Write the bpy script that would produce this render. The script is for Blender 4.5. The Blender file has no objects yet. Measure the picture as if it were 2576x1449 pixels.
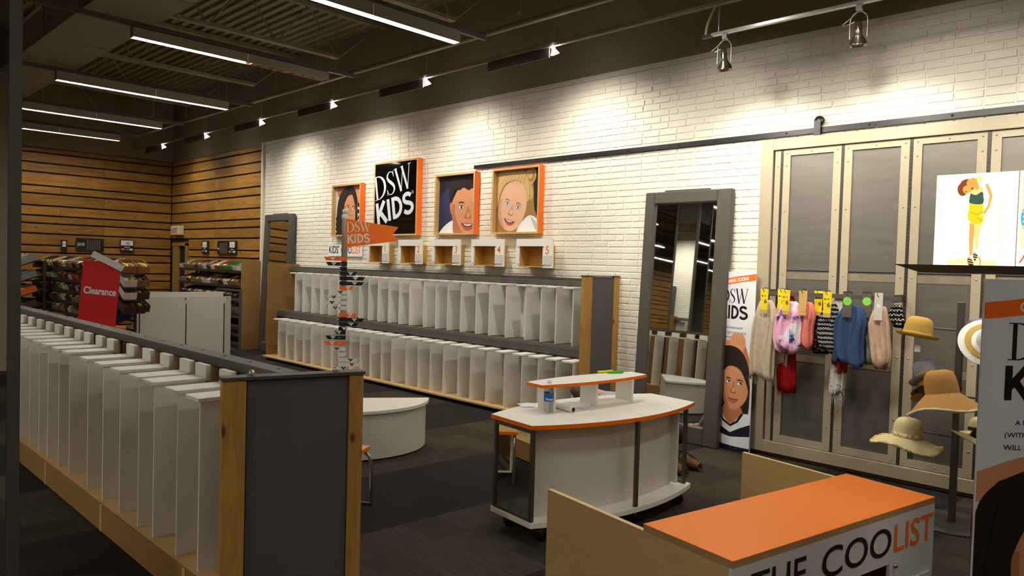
import bpy, bmesh, math, random
from mathutils import Vector, Matrix
random.seed(7)
SC = bpy.context.scene
COL = SC.collection
# ------------------------------------------------------------------ camera
EYE = 1.65
YAW, PITCH, ROLL, FPX = 0.77667, 0.030666, 0.0283824, 1853.33
fw = Vector((-math.sin(YAW)*math.cos(PITCH), math.cos(YAW)*math.cos(PITCH), -math.sin(PITCH)))
r0 = Vector((math.cos(YAW), math.sin(YAW), 0)); u0 = r0.cross(fw)
cr = math.cos(ROLL)*r0 + math.sin(ROLL)*u0; cu = -math.sin(ROLL)*r0 + math.cos(ROLL)*u0
cd = bpy.data.cameras.new('camera'); cd.sensor_width = 36; cd.lens = FPX/2576*36; cd.clip_start = .02
cam = bpy.data.objects.new('camera', cd); COL.objects.link(cam)
cam.matrix_world = Matrix(((cr.x, cu.x, -fw.x, 0), (cr.y, cu.y, -fw.y, 0), (cr.z, cu.z, -fw.z, EYE), (0, 0, 0, 1)))
SC.camera = cam
# ------------------------------------------------------------------ world, exposure, light levels
w = bpy.data.worlds.new('world'); SC.world = w; w.use_nodes = True
w.node_tree.nodes['Background'].inputs[0].default_value = (1, .93, .82, 1)
w.node_tree.nodes['Background'].inputs[1].default_value = .012
SC.view_settings.view_transform = 'Standard'; SC.view_settings.look = 'None'
SC.view_settings.gamma = 1; SC.view_settings.exposure = 0.30; SC.view_settings.use_curve_mapping = False
TUBE_COL = (1, .945, .84); TUBE_STRENGTH = 50.0          # the ceiling tubes
SPOT_COL = (1, .94, .83); SPOT_W = 106.0; NEAR_SPOT_W = 70.0; WASH_W = 210.0  # track spots washing the brick
LIGHTBOX = 1.5
# ------------------------------------------------------------------ helpers
def lin(c): c /= 255; return c/12.92 if c <= .04045 else ((c+.055)/1.055)**2.4
def rgb(*c): return tuple(lin(v) for v in c)+(1,)
MATS = {}
def mat(name, col, rough=.6, metal=0, noise=0, nscale=8, bump=0, bscale=60, stretch=None, spec=.5, emit=0, emitcol=None, rand=0, trans=0, coat=0, world=False):
    if name in MATS: return MATS[name]
    m = bpy.data.materials.new(name); m.use_nodes = True; nt = m.node_tree; b = nt.nodes['Principled BSDF']
    b.inputs['Base Color'].default_value = col; b.inputs['Roughness'].default_value = rough; b.inputs['Metallic'].default_value = metal
    b.inputs['Specular IOR Level'].default_value = spec
    if trans: b.inputs['Transmission Weight'].default_value = trans; b.inputs['IOR'].default_value = 1.33
    if coat: b.inputs['Coat Weight'].default_value = coat; b.inputs['Coat Roughness'].default_value = .03
    if emit: b.inputs['Emission Color'].default_value = emitcol or col; b.inputs['Emission Strength'].default_value = emit
    N = nt.nodes.new; L = nt.links.new
    if noise or bump or rand:
        tc = N('ShaderNodeTexCoord'); mp = N('ShaderNodeMapping'); L((N('ShaderNodeNewGeometry').outputs['Position'] if world else tc.outputs['Object']), mp.inputs[0])
        if stretch: mp.inputs['Scale'].default_value = stretch
    if noise or rand:
        nz = N('ShaderNodeTexNoise'); nz.inputs['Scale'].default_value = nscale; nz.inputs['Detail'].default_value = 4
        L(mp.outputs[0], nz.inputs[0])
        mr = N('ShaderNodeMapRange'); L(nz.outputs[0], mr.inputs[0]); mr.inputs[1].default_value = .3; mr.inputs[2].default_value = .7
        mr.inputs[3].default_value = 1-noise; mr.inputs[4].default_value = 1+noise
        out = mr.outputs[0]
        if rand:
            oi = N('ShaderNodeObjectInfo'); m2 = N('ShaderNodeMapRange'); L(oi.outputs['Random'], m2.inputs[0]); m2.inputs[3].default_value = 1-rand; m2.inputs[4].default_value = 1+rand
            mu = N('ShaderNodeMath'); mu.operation = 'MULTIPLY'; L(out, mu.inputs[0]); L(m2.outputs[0], mu.inputs[1]); out = mu.outputs[0]
        vm = N('ShaderNodeVectorMath'); vm.operation = 'SCALE'; vm.inputs[0].default_value = col[:3]; L(out, vm.inputs['Scale']); L(vm.outputs[0], b.inputs['Base Color'])
    if bump:
        bz = N('ShaderNodeTexNoise'); bz.inputs['Scale'].default_value = bscale; bz.inputs['Detail'].default_value = 3; L(mp.outputs[0], bz.inputs[0])
        bp = N('ShaderNodeBump'); bp.inputs['Strength'].default_value = bump; bp.inputs['Distance'].default_value = .01; L(bz.outputs[0], bp.inputs['Height']); L(bp.outputs[0], b.inputs['Normal'])
    MATS[name] = m; return m
def wood_mat(name, c1, c2, knots=1.0, axis='X', rand=.18, scale=1.0, rough=.5):
    """pine with grain along the given object axis and scattered knots"""
    m = bpy.data.materials.new(name); m.use_nodes = True; nt = m.node_tree; N = nt.nodes.new; L = nt.links.new; b = nt.nodes['Principled BSDF']
    b.inputs['Roughness'].default_value = rough; b.inputs['Specular IOR Level'].default_value = .35
    tc = N('ShaderNodeTexCoord'); oi = N('ShaderNodeObjectInfo')
    ad = N('ShaderNodeVectorMath'); ad.operation = 'ADD'; L(tc.outputs['Object'], ad.inputs[0])
    sc = N('ShaderNodeVectorMath'); sc.operation = 'SCALE'; sc.inputs[0].default_value = (13, 7, 5); L(oi.outputs['Random'], sc.inputs['Scale']); L(sc.outputs[0], ad.inputs[1])
    s = {'X': (1, 9, 9), 'Y': (9, 1, 9), 'Z': (9, 9, 1)}[axis]
    mp = N('ShaderNodeMapping'); mp.inputs['Scale'].default_value = tuple(v*scale for v in s); L(ad.outputs[0], mp.inputs[0])
    nz = N('ShaderNodeTexNoise'); nz.inputs['Scale'].default_value = 2.2; nz.inputs['Detail'].default_value = 5; nz.inputs['Distortion'].default_value = .8; L(mp.outputs[0], nz.inputs[0])
    r = N('ShaderNodeValToRGB'); r.color_ramp.elements[0].position = .32; r.color_ramp.elements[1].position = .68; r.color_ramp.elements[0].color = c1; r.color_ramp.elements[1].color = c2; L(nz.outputs[0], r.inputs[0])
    s2 = {'X': (.55, 1, 1), 'Y': (1, .55, 1), 'Z': (1, 1, .55)}[axis]
    mp2 = N('ShaderNodeMapping'); mp2.inputs['Scale'].default_value = s2; L(ad.outputs[0], mp2.inputs[0])
    vo = N('ShaderNodeTexVoronoi'); vo.inputs['Scale'].default_value = 5.5; L(mp2.outputs[0], vo.inputs[0])
    kr = N('ShaderNodeMapRange'); L(vo.outputs['Distance'], kr.inputs[0]); kr.inputs[1].default_value = .05; kr.inputs[2].default_value = .12; kr.inputs[3].default_value = 1-.75*knots; kr.inputs[4].default_value = 1
    rr = N('ShaderNodeMapRange'); L(oi.outputs['Random'], rr.inputs[0]); rr.inputs[3].default_value = 1-rand; rr.inputs[4].default_value = 1+rand
    mu = N('ShaderNodeMath'); mu.operation = 'MULTIPLY'; L(kr.outputs[0], mu.inputs[0]); L(rr.outputs[0], mu.inputs[1])
    vm = N('ShaderNodeVectorMath'); vm.operation = 'SCALE'; L(r.outputs[0], vm.inputs[0]); L(mu.outputs[0], vm.inputs['Scale']); L(vm.outputs[0], b.inputs['Base Color'])
    MATS[name] = m; return m

class MB:
    """collects faces; build() links them as ONE mesh object"""
    def __init__(s): s.v = []; s.f = []; s.mi = []; s.sm = []
    def add(s, vs, fs, mi=0, smooth=False):
        o = len(s.v); s.v += [tuple(x) for x in vs]
        for f in fs: s.f.append([i+o for i in f]); s.mi.append(mi); s.sm.append(smooth)
        return s
    def box(s, x0, x1, y0, y1, z0, z1, mi=0, bev=0):
        if bev:
            b = min(bev, (x1-x0)*.45, (y1-y0)*.45, (z1-z0)*.45)
            bm = bmesh.new(); bmesh.ops.create_cube(bm, size=1)
            for v in bm.verts: v.co = Vector(((x0+x1)/2+v.co.x*(x1-x0), (y0+y1)/2+v.co.y*(y1-y0), (z0+z1)/2+v.co.z*(z1-z0)))
            bmesh.ops.bevel(bm, geom=list(bm.edges), offset=b, segments=1, affect='EDGES', profile=.5)
            bm.verts.index_update(); s.add([v.co[:] for v in bm.verts], [[v.index for v in f.verts] for f in bm.faces], mi); bm.free(); return s
        return s.add([(x0,y0,z0),(x1,y0,z0),(x1,y1,z0),(x0,y1,z0),(x0,y0,z1),(x1,y0,z1),(x1,y1,z1),(x0,y1,z1)],
              [[0,3,2,1],[4,5,6,7],[0,1,5,4],[1,2,6,5],[2,3,7,6],[3,0,4,7]], mi)
    def prism(s, pts, a, b, axis='Z', mi=0, mi_side=None):
        """polygon pts extruded from a to b along an axis"""
        n = len(pts); P = {'Z': lambda p, t: (p[0], p[1], t), 'Y': lambda p, t: (p[0], t, p[1]), 'X': lambda p, t: (t, p[0], p[1])}[axis]
        vs = [P(p, a) for p in pts]+[P(p, b) for p in pts]
        s.add(vs, [list(range(n))[::-1], list(range(n, 2*n))], mi)
        o = len(s.v)-2*n
        for i in range(n):
            j = (i+1) % n; s.f.append([o+i, o+j, o+n+j, o+n+i]); s.mi.append(mi if mi_side is None else mi_side); s.sm.append(False)
        return s
    def tube(s, pts, r, n=8, mi=0, closed=False, cap=True):
        pts = [Vector(p) for p in pts]; rs = r if isinstance(r, (list, tuple)) else [r]*len(pts); rings = []
        up = Vector((0, 0, 1)); prev = None
        for i, p in enumerate(pts):
            if closed: t = pts[(i+1) % len(pts)]-pts[i-1]
            else: t = (pts[min(i+1, len(pts)-1)]-pts[max(i-1, 0)])
            t.normalize()
            if prev is None: a = t.orthogonal().normalized()
            else: a = (prev-t*prev.dot(t)).normalized()
            prev = a; c = t.cross(a)
            rings.append([p+(a*math.cos(2*math.pi*k/n)+c*math.sin(2*math.pi*k/n))*rs[i] for k in range(n)])
        vs = [x for g in rings for x in g]; fs = []
        m = len(pts)
        for i in range(m if closed else m-1):
            for k in range(n): fs.append([i*n+k, i*n+(k+1) % n, ((i+1) % m)*n+(k+1) % n, ((i+1) % m)*n+k])
        s.add(vs, fs, mi, True)
        if cap and not closed: s.add(vs, [], mi); o = len(s.v)-len(vs); s.f += [[o+k for k in range(n)][::-1], [o+(m-1)*n+k for k in range(n)]]; s.mi += [mi, mi]; s.sm += [False, False]
        return s
    def lathe(s, prof, n=24, mi=0, c=(0, 0, 0), fn=None, smooth=True):
        vs = []
        for (r, z) in prof:
            for k in range(n):
                a = 2*math.pi*k/n; p = (c[0]+r*math.cos(a), c[1]+r*math.sin(a), c[2]+z)
                vs.append(fn(p, r, a) if fn else p)
        fs = [[i*n+k, i*n+(k+1) % n, (i+1)*n+(k+1) % n, (i+1)*n+k] for i in range(len(prof)-1) for k in range(n)]
        return s.add(vs, fs, mi, smooth)
    def sphere(s, c, r, n=12, mi=0, sq=(1, 1, 1)):
        prof = [(max(1e-4, math.sin(math.pi*i/(n//2)))*r, -math.cos(math.pi*i/(n//2))*r) for i in range(n//2+1)]
        vs0 = len(s.v); s.lathe(prof, n, mi)
        for i in range(vs0, len(s.v)): v = s.v[i]; s.v[i] = (c[0]+v[0]*sq[0], c[1]+v[1]*sq[1], c[2]+v[2]*sq[2])
        return s
    def xf(s, M, i0=0):
        for i in range(i0, len(s.v)): s.v[i] = tuple(M @ Vector(s.v[i]))
        return s
    def mesh(s, name, mats):
        me = bpy.data.meshes.new(name); me.from_pydata(s.v, [], s.f)
        for m in (mats if isinstance(mats, (list, tuple)) else [mats]): me.materials.append(m)
        me.polygons.foreach_set('material_index', s.mi); me.polygons.foreach_set('use_smooth', s.sm); me.update(); return me
    def build(s, name, mats, parent=None, loc=None, rot=None):
        return link(name, s.mesh(name, mats), parent, loc, rot)
def link(name, me, parent=None, loc=None, rot=None):
    o = bpy.data.objects.new(name, me); COL.objects.link(o)
    if parent: o.parent = parent
    if loc: o.location = loc
    if rot: o.rotation_euler = rot
    return o
def tag(o, label, cat, group=None, kind=None):
    o['label'] = label; o['category'] = cat
    if group: o['group'] = group
    if kind: o['kind'] = kind
    return o
def thing(name, label, cat, loc=(0, 0, 0), rz=0, group=None):
    o = bpy.data.objects.new(name, None); COL.objects.link(o); o.location = loc; o.rotation_euler = (0, 0, rz); o.empty_display_size = .1
    return tag(o, label, cat, group)
def struct(o): o['kind'] = 'structure'; return o
def stuff(o): o['kind'] = 'stuff'; return o
def copy_tree(o, parent=None):
    c = o.copy(); COL.objects.link(c); c.parent = parent
    for ch in list(o.children): copy_tree(ch, c)
    return c
def box(name, m, parent, *d, bev=0): return MB().box(*d, bev=bev).build(name, m, parent)
def at_height(name, m, parent, mb): return mb.build(name, m, parent)
# ------------------------------------------------------------------ lettering
def text2d(s, size=1, bold=0, xs=1):
    cu_ = bpy.data.curves.new('lettering', 'FONT'); cu_.body = s; cu_.size = size; cu_.offset = bold; cu_.resolution_u = 4
    o = bpy.data.objects.new('lettering', cu_); COL.objects.link(o)
    dg = bpy.context.evaluated_depsgraph_get(); me = o.evaluated_get(dg).to_mesh()
    vs = [(v.co.x*xs, v.co.y) for v in me.vertices]; fs = [list(p.vertices) for p in me.polygons]
    o.evaluated_get(dg).to_mesh_clear(); bpy.data.objects.remove(o); bpy.data.curves.remove(cu_)
    return vs, fs
def ribbon(pts, wd):
    """2D stroke with a width at each point -> verts, quads"""
    vs = []; n = len(pts)
    for i, p in enumerate(pts):
        a = pts[max(i-1, 0)]; b = pts[min(i+1, n-1)]; dx, dy = b[0]-a[0], b[1]-a[1]; l = math.hypot(dx, dy) or 1
        w_ = (wd[i] if isinstance(wd, (list, tuple)) else wd)/2
        vs += [(p[0]-dy/l*w_, p[1]+dx/l*w_), (p[0]+dy/l*w_, p[1]-dx/l*w_)]
    return vs, [[2*i+1, 2*i+3, 2*i+2, 2*i] for i in range(n-1)]
def smooth(pts, k=5):
    out = []; n = len(pts)
    for i in range(n-1):
        p0, p1, p2, p3 = pts[max(i-1, 0)], pts[i], pts[i+1], pts[min(i+2, n-1)]
        for j in range(k):
            t = j/k; out.append(tuple(.5*(2*p1[q]+(p2[q]-p0[q])*t+(2*p0[q]-5*p1[q]+4*p2[q]-p3[q])*t*t+(3*p1[q]-p0[q]-3*p2[q]+p3[q])*t**3) for q in range(len(p1))))
    return out+[pts[-1]]
def rect(x0, x1, y0, y1): return [(x0, y0), (x1, y0), (x1, y1), (x0, y1)], [[0, 1, 2, 3]]
def merge(*gs):
    V, F = [], []
    for vs, fs in gs:
        o = len(V); V += vs; F += [[i+o for i in f] for f in fs]
    return V, F
def move(g, dx=0, dy=0, s=1, rot=0, sx=1):
    c, n = math.cos(rot), math.sin(rot); out = []
    for x, y in g[0]: x *= s*sx; y *= s; out.append((x*c-y*n+dx, x*n+y*c+dy))
    return out, g[1]
def serif_word():
    """D S W in high-contrast capitals, cap height 1"""
    arc = [(.22+.50*math.sin(math.pi*i/16), .5+.485*math.cos(math.pi*i/16)) for i in range(17)]
    D = merge(rect(.10, .215, 0, 1), ribbon(arc, [.03+.11*math.sin(math.pi*i/16)**1.5 for i in range(17)]), rect(0, .3, 0, .028), rect(0, .3, .972, 1))
    sp = smooth([(.50, .78, .03), (.44, .92, .03), (.30, .97, .035), (.16, .90, .07), (.11, .76, .10), (.18, .63, .125), (.33, .50, .135), (.46, .36, .125), (.49, .21, .10), (.41, .08, .06), (.27, .025, .035), (.12, .07, .03), (.05, .24, .03)], 4)
    S = merge(ribbon([p[:2] for p in sp], [p[2] for p in sp]), rect(.485, .515, .72, .97), rect(.03, .06, .03, .27))
    W = merge(ribbon([(.06, 1), (.30, 0)], .115), ribbon([(.30, .0), (.52, .97)], .04), ribbon([(.46, 1), (.70, 0)], .115), ribbon([(.70, 0), (.93, 1)], .04), rect(-.05, .17, .972, 1), rect(.36, .54, .972, 1), rect(.84, 1.02, .972, 1))
    return merge(D, move(S, .80), move(W, 1.40))          # total width about 2.42
def kids_word():
    K = merge(rect(0, .19, 0, 1), ribbon([(.12, .38), (.62, 1.0)], .21), ribbon([(.26, .56), (.68, 0)], .22))
    I = rect(.80, .99, 0, 1)
    arc = [(1.34+.40*math.sin(math.pi*i/14), .5+.41*math.cos(math.pi*i/14)) for i in range(15)]
    D = merge(rect(1.13, 1.32, 0, 1), ribbon([(1.2, .91)]+arc+[(1.2, .09)], .185))
    sp = smooth([(2.44, .79), (2.32, .89), (2.14, .91), (1.99, .83), (1.98, .66), (2.12, .55), (2.30, .49), (2.46, .38), (2.47, .21), (2.32, .09), (2.12, .085), (1.93, .20)], 4)
    return merge(K, I, D, ribbon(sp, .185))                # total width about 2.56
SERIF, KIDS = serif_word(), kids_word()
class Print:
    """flat print: layers of coloured shapes, one mesh; shapes added later lie on top"""
    def __init__(s): s.mb = MB(); s.mats = []; s.layer = 0
    def idx(s, m):
        if m not in s.mats: s.mats.append(m)
        return s.mats.index(m)
    def shape(s, g, m):
        s.layer += 1; par = list(range(len(g[0])))
        def find(a):
            while par[a] != a: par[a] = par[par[a]]; a = par[a]
            return a
        for f in g[1]:
            for i in f[1:]: par[find(i)] = find(f[0])
        rt = {}; lift = [rt.setdefault(find(i), len(rt)) for i in range(len(g[0]))]
        s.mb.add([(x, y, s.layer*.00022+l*.000015) for (x, y), l in zip(g[0], lift)], g[1], s.idx(m)); return s
    def poly(s, pts, m): return s.shape((list(pts), [list(range(len(pts)))]), m)
    def ell(s, cx, cy, rx, ry, m, rot=0, n=28, a0=0, a1=2*math.pi):
        c, q = math.cos(rot), math.sin(rot); P = []
        full = abs(a1-a0-2*math.pi) < 1e-6
        for i in range(n if full else n+1):
            a = a0+(a1-a0)*i/n; x, y = rx*math.cos(a), ry*math.sin(a); P.append((cx+x*c-y*q, cy+x*q+y*c))
        return s.poly(P, m)
    def blob(s, pts, m, k=5):
        return s.poly(smooth(pts+[pts[0]], k)[:-1], m)
    def rect(s, x0, x1, y0, y1, m): return s.shape(rect(x0, x1, y0, y1), m)
    def clip(s, x0, x1, y0, y1):
        bm = bmesh.new(); bv = [bm.verts.new(v) for v in s.mb.v]
        for f, mi in zip(s.mb.f, s.mb.mi):
            try: fc = bm.faces.new([bv[i] for i in f]); fc.material_index = mi
            except ValueError: pass
        bmesh.ops.triangulate(bm, faces=list(bm.faces))
        for co, no in (((x0, 0, 0), (-1, 0, 0)), ((x1, 0, 0), (1, 0, 0)), ((0, y0, 0), (0, -1, 0)), ((0, y1, 0), (0, 1, 0))):
            bmesh.ops.bisect_plane(bm, geom=list(bm.verts)+list(bm.edges)+list(bm.faces), plane_co=co, plane_no=no, clear_outer=True)
        s.bm = bm; return s
    def slice(s, x0, x1, n):
        for i in range(1, n):
            bm = s.bm; bmesh.ops.bisect_plane(bm, geom=list(bm.verts)+list(bm.edges)+list(bm.faces), plane_co=(x0+(x1-x0)*i/n, 0, 0), plane_no=(1, 0, 0))
        return s
    def build(s, name, parent, fn, clip=None):
        """fn maps (u, v, height above the sheet) to the thing's local space"""
        if not hasattr(s, 'bm'): s.clip(*(clip or (-9, 9, -9, 9)))
        bm = s.bm; bm.normal_update()
        for f in bm.faces:
            if f.normal.z < 0: f.normal_flip()
        for v in bm.verts: v.co = Vector(fn(v.co.x, v.co.y, v.co.z))
        me = bpy.data.meshes.new(name); bm.to_mesh(me); bm.free()
        for m in s.mats: me.materials.append(m)
        return link(name, me, parent)
def wallmap(u, v, h): return (u, -h, v)            # a sheet that faces -Y
# ------------------------------------------------------------------ shared materials
M_white = mat('white_laminate', rgb(240, 237, 228), .38, noise=.02)
M_divider = mat('white_divider', rgb(230, 226, 215), .5, noise=.03)
M_grey = mat('dark_grey_steel', rgb(80, 76, 70), .55, noise=.05, bump=.05)
M_panel = mat('charcoal_panel', rgb(90, 85, 81), .6, noise=.06, nscale=4)
M_black = mat('black_metal', rgb(26, 26, 26), .4)
M_orange = mat('orange_laminate', rgb(255, 118, 8), .4)
M_orprint = mat('orange_print', rgb(255, 112, 22), .5)
M_ply = mat('birch_ply', rgb(206, 170, 112), .5, noise=.07, nscale=5, stretch=(1, 1, 5))
M_board = mat('particle_board', rgb(152, 114, 62), .6, noise=.08, nscale=30, bump=.05)
M_plyedge = mat('ply_edge', rgb(178, 140, 92), .6, noise=.25, nscale=6, stretch=(1, 1, 60))
M_pine = wood_mat('pine_post', rgb(172, 124, 58), rgb(198, 150, 78), 1, 'Z', .05, 2.0)
M_plank = wood_mat('pine_plank', rgb(138, 95, 38), rgb(170, 123, 54), .8, 'X', .18)
M_steel = mat('brushed_steel', rgb(176, 170, 160), .32, 1, noise=.05)
M_chrome = mat('chrome', rgb(190, 186, 178), .12, 1)
M_mirror = mat('mirror_glass', (.86, .88, .87, 1), .015, 1)
M_taupe = mat('taupe_paint', rgb(166, 153, 128), .45, noise=.02)
M_zinc = mat('zinc_sheet', rgb(112, 107, 98), .42, .55, noise=.10, nscale=3, stretch=(1, 1, 6))
P_white = mat('print_white', rgb(236, 236, 236), .45); P_black = mat('print_black', rgb(18, 16, 18), .4)
P_skin1 = mat('print_tan_skin', rgb(214, 146, 104), .45); P_skin1d = mat('print_tan_shade', rgb(184, 116, 78), .45); P_skin1l = mat('print_tan_light', rgb(223, 158, 116), .45)
P_hair = mat('print_dark_hair', rgb(38, 22, 18), .45); P_hair2 = mat('print_hair_streak', rgb(62, 38, 28), .45)
P_skin2 = mat('print_fair_skin', rgb(226, 178, 142), .45); P_skin2d = mat('print_fair_shade', rgb(208, 154, 118), .45); P_skin2l = mat('print_fair_light', rgb(233, 188, 153), .45)
P_blond = mat('print_blond_hair', rgb(206, 168, 108), .45); P_blondd = mat('print_blond_shade', rgb(160, 118, 66), .45)
P_lip = mat('print_lip', rgb(190, 96, 86), .45); P_navy = mat('print_navy', rgb(24, 25, 46), .45); P_iris = mat('print_iris_blue', rgb(92, 118, 140), .45); P_iris2 = mat('print_iris_brown', rgb(44, 28, 22), .45)
P_navy2 = mat('print_navy_light', rgb(46, 50, 84), .45); P_mouth = mat('print_mouth', rgb(110, 40, 38), .45)
# ================================================================== THE ROOM
D = 6.405; XL = -16.95; XR = 5.0; YB = -19.0; DECK = 5.12
# carpet: alternating dark and heathered bands laid across the shop
def carpet():
    m = bpy.data.materials.new('carpet'); m.use_nodes = True; nt = m.node_tree; N = nt.nodes.new; L = nt.links.new; b = nt.nodes['Principled BSDF']
    b.inputs['Roughness'].default_value = .95; b.inputs['Specular IOR Level'].default_value = .12
    g = N('ShaderNodeNewGeometry'); sp = N('ShaderNodeSeparateXYZ'); L(g.outputs['Position'], sp.inputs[0])
    def math_(op, a, b_=None):
        n = N('ShaderNodeMath'); n.operation = op
        for i, x in enumerate((a, b_)):
            if x is None: continue
            if isinstance(x, (int, float)): n.inputs[i].default_value = x
            else: L(x, n.inputs[i])
        return n.outputs[0]
    sk = math_('SUBTRACT', sp.outputs[0], math_('MULTIPLY', math_('SUBTRACT', sp.outputs[1], 3.0), .06))
    fr = math_('FRACT', math_('DIVIDE', math_('ADD', sk, 4.71+208), 2.08)); dark = math_('LESS_THAN', fr, .5)
    br = N('ShaderNodeTexBrick'); br.inputs['Scale'].default_value = 1; br.inputs['Brick Width'].default_value = 1.04; br.inputs['Row Height'].default_value = .26; br.inputs['Mortar Size'].default_value = 0; br.offset = .37
    br.inputs['Color1'].default_value = (.75, .75, .75, 1); br.inputs['Color2'].default_value = (1.2, 1.2, 1.2, 1); br.inputs['Bias'].default_value = 0
    mp = N('ShaderNodeMapping'); L(g.outputs['Position'], mp.inputs[0]); mp.inputs['Rotation'].default_value = (0, 0, .06); L(mp.outputs[0], br.inputs[0])
    nz = N('ShaderNodeTexNoise'); nz.inputs['Scale'].default_value = 1; nz.inputs['Detail'].default_value = 5
    m2 = N('ShaderNodeMapping'); m2.inputs['Scale'].default_value = (6, 90, 1); L(g.outputs['Position'], m2.inputs[0]); L(m2.outputs[0], nz.inputs[0])
    mr = N('ShaderNodeMapRange'); L(nz.outputs[0], mr.inputs[0]); mr.inputs[1].default_value = .3; mr.inputs[2].default_value = .7; mr.inputs[3].default_value = .7; mr.inputs[4].default_value = 1.3
    lt = N('ShaderNodeVectorMath'); lt.operation = 'SCALE'; lt.inputs[0].default_value = rgb(62, 56, 47)[:3]; L(mr.outputs[0], lt.inputs['Scale'])
    mx = N('ShaderNodeVectorMath'); mx.operation = 'MULTIPLY'; L(lt.outputs[0], mx.inputs[0]); L(br.outputs[0], mx.inputs[1])
    mix = N('ShaderNodeMix'); mix.data_type = 'RGBA'; L(dark, mix.inputs[0]); L(mx.outputs[0], mix.inputs[6]); mix.inputs[7].default_value = rgb(42, 38, 35); L(mix.outputs[2], b.inputs['Base Color'])
    bz = N('ShaderNodeTexNoise'); bz.inputs['Scale'].default_value = 220; L(g.outputs['Position'], bz.inputs[0])
    bp = N('ShaderNodeBump'); bp.inputs['Strength'].default_value = .5; bp.inputs['Distance'].default_value = .006; L(bz.outputs[0], bp.inputs['Height']); L(bp.outputs[0], b.inputs['Normal'])
    return m
struct(box('floor', carpet(), None, XL-.2, XR+.2, YB-.2, D+.2, -.1, 0))
M_dark = mat('dark_taupe_paint', rgb(142, 129, 106), .75, noise=.04, nscale=3)
M_deck = mat('painted_steel_deck', rgb(138, 130, 108), .6, noise=.10, nscale=2, stretch=(.3, 3, 1))
M_mortar = mat('painted_brick', rgb(232, 226, 210), .55, noise=.02, bump=.18, bscale=40, world=True)
wf = struct(MB().box(XL-.2, XR, D, D+.2, 0, DECK+.1).build('wall_front', M_dark))
struct(MB().box(XL-.2, XL, YB, D, 0, DECK+.1).build('wall_left', M_dark))
struct(MB().box(XR, XR+.2, YB, D+.2, 0, DECK+.1).build('wall_right', mat('plain_wall', rgb(150, 140, 122), .8)))
struct(MB().box(XL-.2, XR+.2, YB-.2, YB, 0, DECK+.1).build('wall_back', mat('plain_wall', rgb(150, 140, 122), .8)))
# corrugated roof deck, ribs along X
dk = MB(); per = .152; prof = []
y = YB
while y < D: prof += [(y, DECK), (y+.055, DECK), (y+.07, DECK+.038), (y+.137, DECK+.038)]; y += per
prof.append((D, DECK))
n = len(prof); dk.add([(XL, a, b) for a, b in prof]+[(XR, a, b) for a, b in prof], [[i, i+1, n+i+1, n+i] for i in range(n-1)])
dk.box(XL-.2, XR+.2, YB-.2, D+.2, DECK+.09, DECK+.2)
struct(dk.build('ceiling', M_deck))
# ------------------------------------------------------------------ brick cladding: every brick is a piece
CO = .0664; BL = .203; BX0 = -12.66; BTOP = 3.70
def brick_mesh(L_, seed, d=.0075):
    rr = random.Random(seed); j = lambda a: rr.uniform(-a, a); h = .0565; b = .005; V = []
    for (x, z) in ((0, 0), (L_, 0), (L_, h), (0, h)): V.append((x+j(.002), 0, z+j(.0015)))
    for (x, z) in ((b, b), (L_-b, b), (L_-b, h-b), (b, h-b)): V.append((x+j(.002), -d+j(.0013), z+j(.0015)))
    return V, [[4, 5, 6, 7], [0, 1, 5, 4], [1, 2, 6, 5], [2, 3, 7, 6], [3, 0, 4, 7]]
bricks = []
for r in range(int(BTOP/CO)):
    z = .02+r*CO; x = BX0+(BL*.5 if r % 2 else 0)+random.uniform(-.012, .012)
    if r % 2: bricks.append((BX0+.004, z, BL*.5-.016, 0))
    rr_ = random.Random(r*13)
    while x < 1.5:
        k = rr_.random(); L_ = BL-.010
        if k < .09: L_ = BL*.5-.010
        x1 = min(x+L_, 1.6)
        hid = (x > -3.05 and x1 < 1.9 and z+.06 < 2.80)               # behind the gate, out of sight
        if not hid: bricks.append((x, z, L_, 1 if L_ > .15 else 2))
        x += L_+.010
vis = [b for b in bricks if -4.75 < b[0] < -1.0 and b[3] == 1 and not (b[0] < -4.35 and b[1] < 2.9)]
def px(b):
    d = Vector((b[0]+.1, D, b[1]))-Vector((0, 0, EYE)); z = d.dot(fw); return (1288+FPX*d.dot(cr)/z, 724-FPX*d.dot(cu)/z, z)
vis = [b for b in vis if 0 < px(b)[0] < 2576 and px(b)[1] > 0 and not (-4.33 < b[0] < -3.45 and b[1] < 2.35) and b[1] > .9]
vis.sort(key=lambda b: px(b)[2]); near = vis[:300]; nearset = set(id(b) for b in near)
bm_near = [MB().add(*brick_mesh(BL-.010, s)).mesh('brick', M_mortar) for s in range(8)]
clad = struct(box('wall_brick', M_mortar, None, BX0, 2.0, D-.004, D+.001, 0, BTOP))
for i, b in enumerate(near):
    o = link('brick', bm_near[i % 8], clad, (b[0], D-.004, b[1]), (random.uniform(-.02, .02), random.uniform(-.004, .004), random.uniform(-.012, .012)))
rest = MB()
for i, b in enumerate(bricks):
    if id(b) in nearset: continue
    V, F = brick_mesh(b[2], i*7+1); rest.add([(v[0]+b[0], v[1]+D-.004, v[2]+b[1]) for v in V], F)
stuff(rest.build('brick_course', M_mortar, clad))
struct(MB().box(BX0-.06, BX0, D-.05, D+.01, 0, BTOP+.05).box(BX0, 2, D-.03, D+.01, BTOP, BTOP+.05).build('trim_1', mat('white_trim', rgb(222, 216, 202), .5)))
struct(MB().box(-4.70, 2.0, D-.016, D-.003, 0, .1).build('baseboard_front', mat('rust_base', rgb(120, 78, 36), .6)))
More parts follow.
